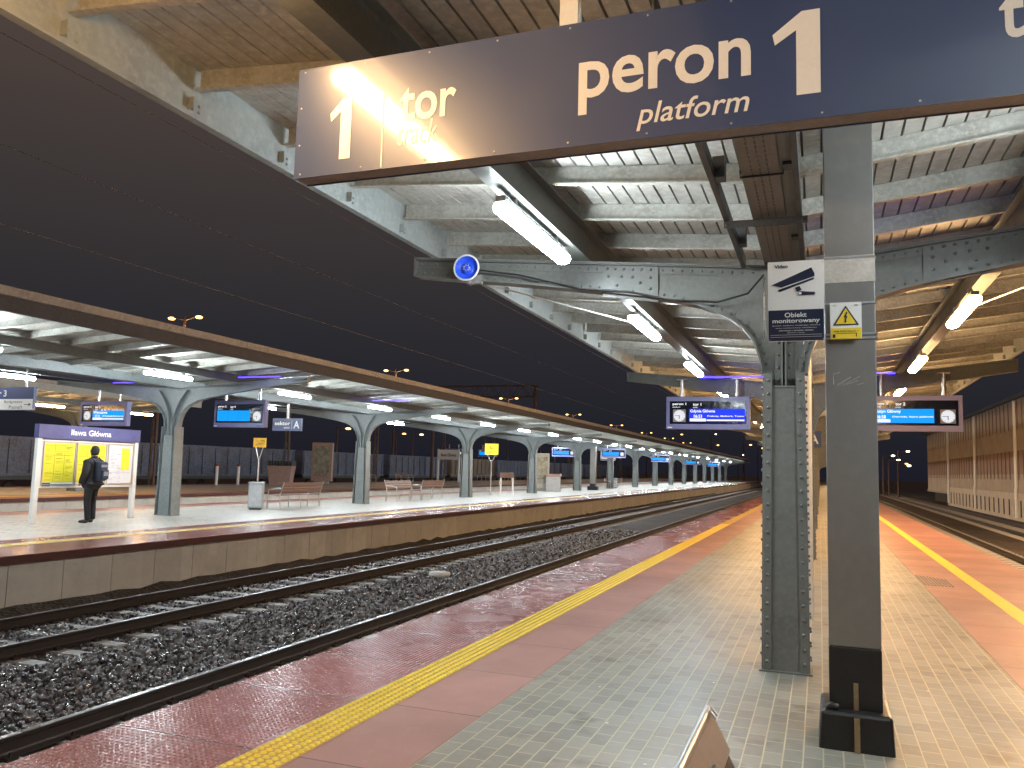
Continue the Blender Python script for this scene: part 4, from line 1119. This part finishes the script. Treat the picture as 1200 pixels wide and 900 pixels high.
b.lathe([(.0, -.088), (.07, -.09)], (0, -.012, 1.665), 'z', 20); b.v = [(x*.88, y if y < .03 else .03+(y-.03)*.35, z) for x, y, z in b.v]; b.build('hair', hair_m, R)
skin('scarf_collar', [(0, -.02, 1.49), (0, .0, 1.56)], [(0, 1)], [(.10, .10), (.085, .085)], coat_m, R)
K = thing('backpack', 'dark navy backpack with grey panel on the back of the reading person', 'backpack', (-15.95, 14.62, 0), radians(100))
b = MB(); b.box(-.15, .15, -.30, -.13, .98, 1.43); b.build('bag', pack_m, K, bevel=.055)
b = MB(); b.box(-.11, .11, -.345, -.295, 1.02, 1.24); b.build('pocket', pack_m, K, bevel=.02)
b = MB(); b.box(-.08, .07, -.352, -.346, 1.10, 1.20); b.box(-.12, .10, -.304, -.3005, 1.30, 1.36); b.build('panel', pack_g, K)
for s in (-1, 1):
    b = MB(); b.tube([(s*.11, -.16, 1.40), (s*.13, -.04, 1.52), (s*.13, .10, 1.45), (s*.14, .14, 1.2), (s*.16, -.10, 1.02)], .017, 8); b.build('strap', pack_m, K)

# ================================================================ FREIGHT WAGONS
def wagon_proto(m):
    t = thing('freight_wagon', 'wagon', 'freight wagon'); Lw = 13.4
    b = MB(); b.box(-1.4, 1.4, 0, Lw, .52, 2.42); b.build('body', m, t)
    for k in range(11):
        b = MB(); y = .1+k*(Lw-.35)/10; b.hexa([(1.401, y, .55), (1.50, y, .55), (1.50, y+.16, .55), (1.401, y+.16, .55), (1.401, y, 2.36), (1.46, y, 2.36), (1.46, y+.16, 2.36), (1.401, y+.16, 2.36)]); b.build('rib', m, t)
    b = MB(); b.box(-1.46, 1.48, -.03, Lw+.03, 2.42, 2.50); b.box(1.41, 1.49, -.02, Lw+.02, .40, .54); b.build('top_rail', m, t)
    b = MB(); b.box(-1.3, 1.3, .3, Lw-.3, .2, .5); b.build('underframe', steel_dk, t)
    for y in (1.6, 3.4, Lw-3.4, Lw-1.6):
        b = MB(); b.lathe([(0, -.07), (.44, -.07), (.46, 0), (.44, .07), (0, .07)], (0, 0, 0), 'y', 18)
        o = b.build('wheel', rail_side, t); o.rotation_euler = (0, 0, pi/2); o.location = (.9, y, -.3)
    b = MB(); text_mb(b, '31 51', -.9, .3, 1.5, 1.75, 0); o = b.build('stencil', mat('worn stencil', (.2, .2, .2), .7), t); o.rotation_euler = (0, 0, pi/2); o.location = (1.405, 2.9, 0)
    return t
wp = wagon_proto(wagon_m); wq = wagon_proto(wagon_d); GW = 'open freight wagons standing behind the third platform'
ws = ['left edge of the view behind the timetable board', 'just right of the timetable board', 'behind the nearest opposite column', 'behind the hanging sector sign', 'left of the second opposite column', 'behind the second opposite column', 'behind the white name board', 'behind the third opposite column', 'behind the yellow forked notice', 'behind the pale poster pillar', 'far down beyond the black footed post', 'farthest seen under the opposite canopy']
for i in range(12):
    y = 14+i*14.6; br = i in (0, 5)
    p = wq if br else wp
    lab_ = '%s open freight wagon %s' % ('brown' if br else 'blue grey', ws[i])
    if (br and i == 0) or (not br and i == 1): p.location = (-41.6, y, 0); p['label'] = lab_; p['group'] = GW
    else: dup(p, (-41.6, y, 0), 0, lab_, GW)

# ================================================================ FAR LAMPS, MASTS, TRUSS, WIRES
def light(parent, loc, energy, c, r=.25):
    l = bpy.data.lights.new('bulb', 'POINT'); l.energy = energy; l.color = c; l.shadow_soft_size = r
    o = bpy.data.objects.new('bulb', l); col.objects.link(o); o.parent = parent; o.location = loc
def street(h, double, m, r=.28):
    t = thing('street_lamp', 'lamp', 'street lamp')
    b = MB(); b.tube([(0, 0, -1), (0, 0, h+.3)], [.16, .09], 8); b.build('pole', mast_m, t)
    for s in ((-1, 1) if double else (1,)):
        b = MB(); b.tube([(0, 0, h), (s*1.1, 0, h+.25)], .05, 6); b.build('arm', mast_m, t)
        b = MB(); b.lathe([(.02, -.14), (r*.75, -.1), (r, 0), (r*.6, .08), (0.02, .1)], (s*1.3, 0, h+.2), 'z', 12); b.build('lamp_head', m, t)
    return t
sp = street(12, True, sodium_s); first = True
GS = 'double headed sodium lamps behind the platforms'
for i, y in enumerate((48.6, 81.8, 117.9, 153.6, 190, 226, 262, 300)):
    l = '%s double headed orange lamp post above the opposite canopy roof, counted from the left' % o_(i).replace('nearest', 'first')
    if i == 0: sp.location = (-45, y, 0); sp['label'] = l; sp['group'] = GS; q = sp
    else: q = dup(sp, (-45, y, 0), 0, l, GS)
    if i < 4: light(q, (0, 0, 11.3), 350, (1, .55, .25))
# the scatter of single lamps far down the yard
ss = street(9, False, sodium_s, .3); sw = street(9, False, white_far, .26)
far = [(-40, 240, 8), (-31, 190, 10), (-28, 230, 12), (-24, 200, 8), (-22, 260, 12), (-19, 210, 6), (-17, 250, 9), (-15, 180, 7.5), (-13.5, 290, 10), (-47, 140, 7), (-52, 100, 5.5), (-50, 120, 4.5), (-48, 75, 5), (-60, 110, 6), (-62, 150, 7.5),
       (-38, 120, 5), (-39, 160, 5), (-66, 190, 9), (-12, 330, 12), (-9, 350, 12)]
k1 = ['orange', 'white']
used2 = [False, False]
for i, (x, y, h) in enumerate(far):
    p = (ss, sw)[i % 3 == 2]; j = int(i % 3 == 2)
    l = 'tiny %s lamp post glimmering in the dark rail yard, among the far cluster' % k1[j]
    if not used2[j]: used2[j] = True; p.location = (x, y, h-9); p['label'] = l; p['group'] = 'tiny %s far yard lamps' % k1[j]
    else: dup(p, (x, y, h-9), 0, l, 'tiny %s far yard lamps' % k1[j])
rt = [(6.6, 150, 3.4, 'orange lamp far beyond the right track, lower left of the dark gap'), (13.4, 165, 4.0, 'orange lamp far beyond the right track, near the shed end'), (8.4, 128, 4.5, 'leftmost white lamp post in the dark gap right of the grey post'), (9.4, 132, 4.0, 'second lamp post from the left in the dark gap right of the grey post'), (10.5, 130, 5.2, 'tallest lamp post in the dark gap beside the right departure display'), (9.5, 118, 3.0, 'low white lamp post just left of the brown shed end')]
for i, (x, y, h, l) in enumerate(rt):
    q = dup(ss if 'orange' in l else sw, (x, y, h-9), 0, l, 'lamp posts in the gap on the right')
def mast(x, y, h, label, w_=.32):
    t = thing('catenary_mast', label, 'mast', (x, y, -1), 0, 'brown steel masts behind the platforms')
    b = MB()
    for s in (-1, 1): b.hexa([(s*w_*.6-.04, -.07, 0), (s*w_*.6+.04, -.07, 0), (s*w_*.6+.04, .07, 0), (s*w_*.6-.04, .07, 0), (s*w_*.3-.04, -.07, h), (s*w_*.3+.04, -.07, h), (s*w_*.3+.04, .07, h), (s*w_*.3-.04, .07, h)])
    b.build('leg_channels', mast_m, t)
    b = MB(); n = int(h/.8)
    for i in range(n):
        f = lambda z: w_*(.6-.3*z/h); z0_, z1_ = i*h/n, (i+1)*h/n
        s = 1 if i % 2 else -1; b.tube([(-s*f(z0_), -.06, z0_), (s*f(z1_), -.06, z1_)], .02, 4)
    b.build('lacing', mast_m, t); return t
ml = ['left of the nearest display', 'behind the hanging sector sign', 'right of the second opposite column', 'behind the white name board', 'behind the yellow forked notice', 'behind the pale poster pillar', 'beyond the sixth opposite column', 'far off beyond the seventh opposite column', 'farthest of the row under the opposite canopy']
for i, y in enumerate((38, 51, 64, 78, 92, 108, 124, 142, 160)): mast(-36.9, y, 9.5, 'brown laced steel mast %s' % ml[i])
for i, (x, y, h, l) in enumerate(((-14, 240, 19, 'tallest bare orange lit mast left of the near column far away'), (-8.5, 230, 15, 'second bare orange lit mast far away left of the near column'), (-5, 240, 13, 'third bare orange lit mast far away close to the near column'), (-2.5, 240, 12, 'orange lit mast nearest the edge of the near column far away'))):
    mast(x, y, h-1, l, .8)
t = thing('gantry', 'orange lit lattice gantry beam rising behind the opposite canopy roof', 'gantry', (-39.4, 80, 0))
b = MB()
for z in (8.95, 10.1):
    for y in (-.5, .5): b.tube([(0, y, z), (12, y, z)], .045, 6)
n = 14
for i in range(n):
    xa, xb = i*12/n, (i+1)*12/n
    for y in (-.5, .5): b.tube([(xa, y, 8.95 if i % 2 else 10.1), (xb, y, 10.1 if i % 2 else 8.95)], .028, 4)
b.build('lattice_beam', mast_m, t)
for x in (.2, 11.8):
    b = MB(); b.tube([(x, 0, -1), (x, 0, 10)], .18, 8); b.build('upright', mast_m, t)
def wire(x, z, label, r=.007, y1=220):
    b = MB(); pts = []
    n = 14
    for i in range(n+1):
        y = -4+i*(y1+4)/n; pts.append((x, y, z))
    b.tube(pts, r, 5); tag(b.build('overhead_wire', mat('dull copper wire', (.10, .09, .09), .6, .0)), label, 'overhead wire')
wire(-10.03, 4.55, 'contact wire over the track before the opposite platform', .006)
wire(-10.03, 5.6, 'carrying wire high over the track before the opposite platform', .005)
wire(-5.55, 4.6, 'contact wire over the track beside the near platform', .003)
wire(-5.55, 5.6, 'carrying wire high over the track beside the near platform', .003)
wire(-22.2, 4.8, 'contact wire over the track behind the opposite platform', .012, 160)

# ================================================================ SHED ON THE RIGHT
t = thing('shed', 'long brown banded railway shed with white plinth and drainpipes on the right', 'shed', (11.8, 30, 0))
b = MB(); b.box(0, 16, 0, 61, .80, 6.75); b.build('wall', shed_m, t)
b = MB(); b.box(-.06, 16, 0, 61, -1.2, .797); b.build('plinth', shed_white, t)
b = MB(); b.box(.3, 16, 61.05, 80, .25, 6.7); b.build('end_wall', shed_m, t)
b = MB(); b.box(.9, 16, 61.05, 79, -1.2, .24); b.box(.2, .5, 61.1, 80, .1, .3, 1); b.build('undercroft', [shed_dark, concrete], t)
b = MB(); b.box(-.25, 16.2, -.2, 80.2, 6.76, 7.0); b.build('roof_edge', steel_dk, t)
for i in range(5):
    y = 60.0-i*14.75
    b = MB(); b.tube([(-.14, y, -.75), (-.14, y, 1.0), (-.10, y, 1.2), (-.10, y, 6.7)], .10, 10); b.build('drainpipe', white, t)
pm = MB(); pm.prism([(-.08, 1.45), (-.08, 0), (0, -.4), (.08, 0), (.08, 1.45)], 'x', -.035, 0)
pme = pm.mesh('pilaster', mat('dark pilaster strip', (.20, .13, .10), .85))
for i in range(10, 60):
    o = bpy.data.objects.new('pilaster', pme); col.objects.link(o); o.parent = t; o.location = (-.003 if i < 46 else .297, 1+i*1.32, 2.05)
    o = bpy.data.objects.new('pilaster', pme); col.objects.link(o); o.parent = t; o.location = (-.003 if i < 46 else .297, 1+i*1.32, 5.25)
vm = MB(); vm.box(-.09, -.061, -.12, .12, -.7, .35); vme = vm.mesh('vent', shed_dark)
for i in range(34):
    o = bpy.data.objects.new('vent_slot', vme); col.objects.link(o); o.parent = t; o.location = (0, 2+i*1.72, 0)
# lamp posts added out of view, on the platform side, to brighten the shed
for i, (xl, y) in enumerate(((7.2, 24), (10.6, 31))):
    t = thing('street_lamp', '%s added tall sodium lamp post brightening the shed, unseen right of the view' % o_(i), 'street lamp', (xl, y, -.9), 0)
    b = MB(); b.tube([(0, 0, 0), (0, 0, 9)], [.12, .07], 8); b.build('pole', mast_m, t)
    b = MB(); b.lathe([(.02, -.1), (.2, -.06), (.24, 0), (.1, .08)], (0, 0, 9.1), 'z', 12); b.build('lamp_head', sodium, t)
    light(t, (0, 0, 8.8), 9000, (1, .58, .28))  # strong warm point light added for the shed wall
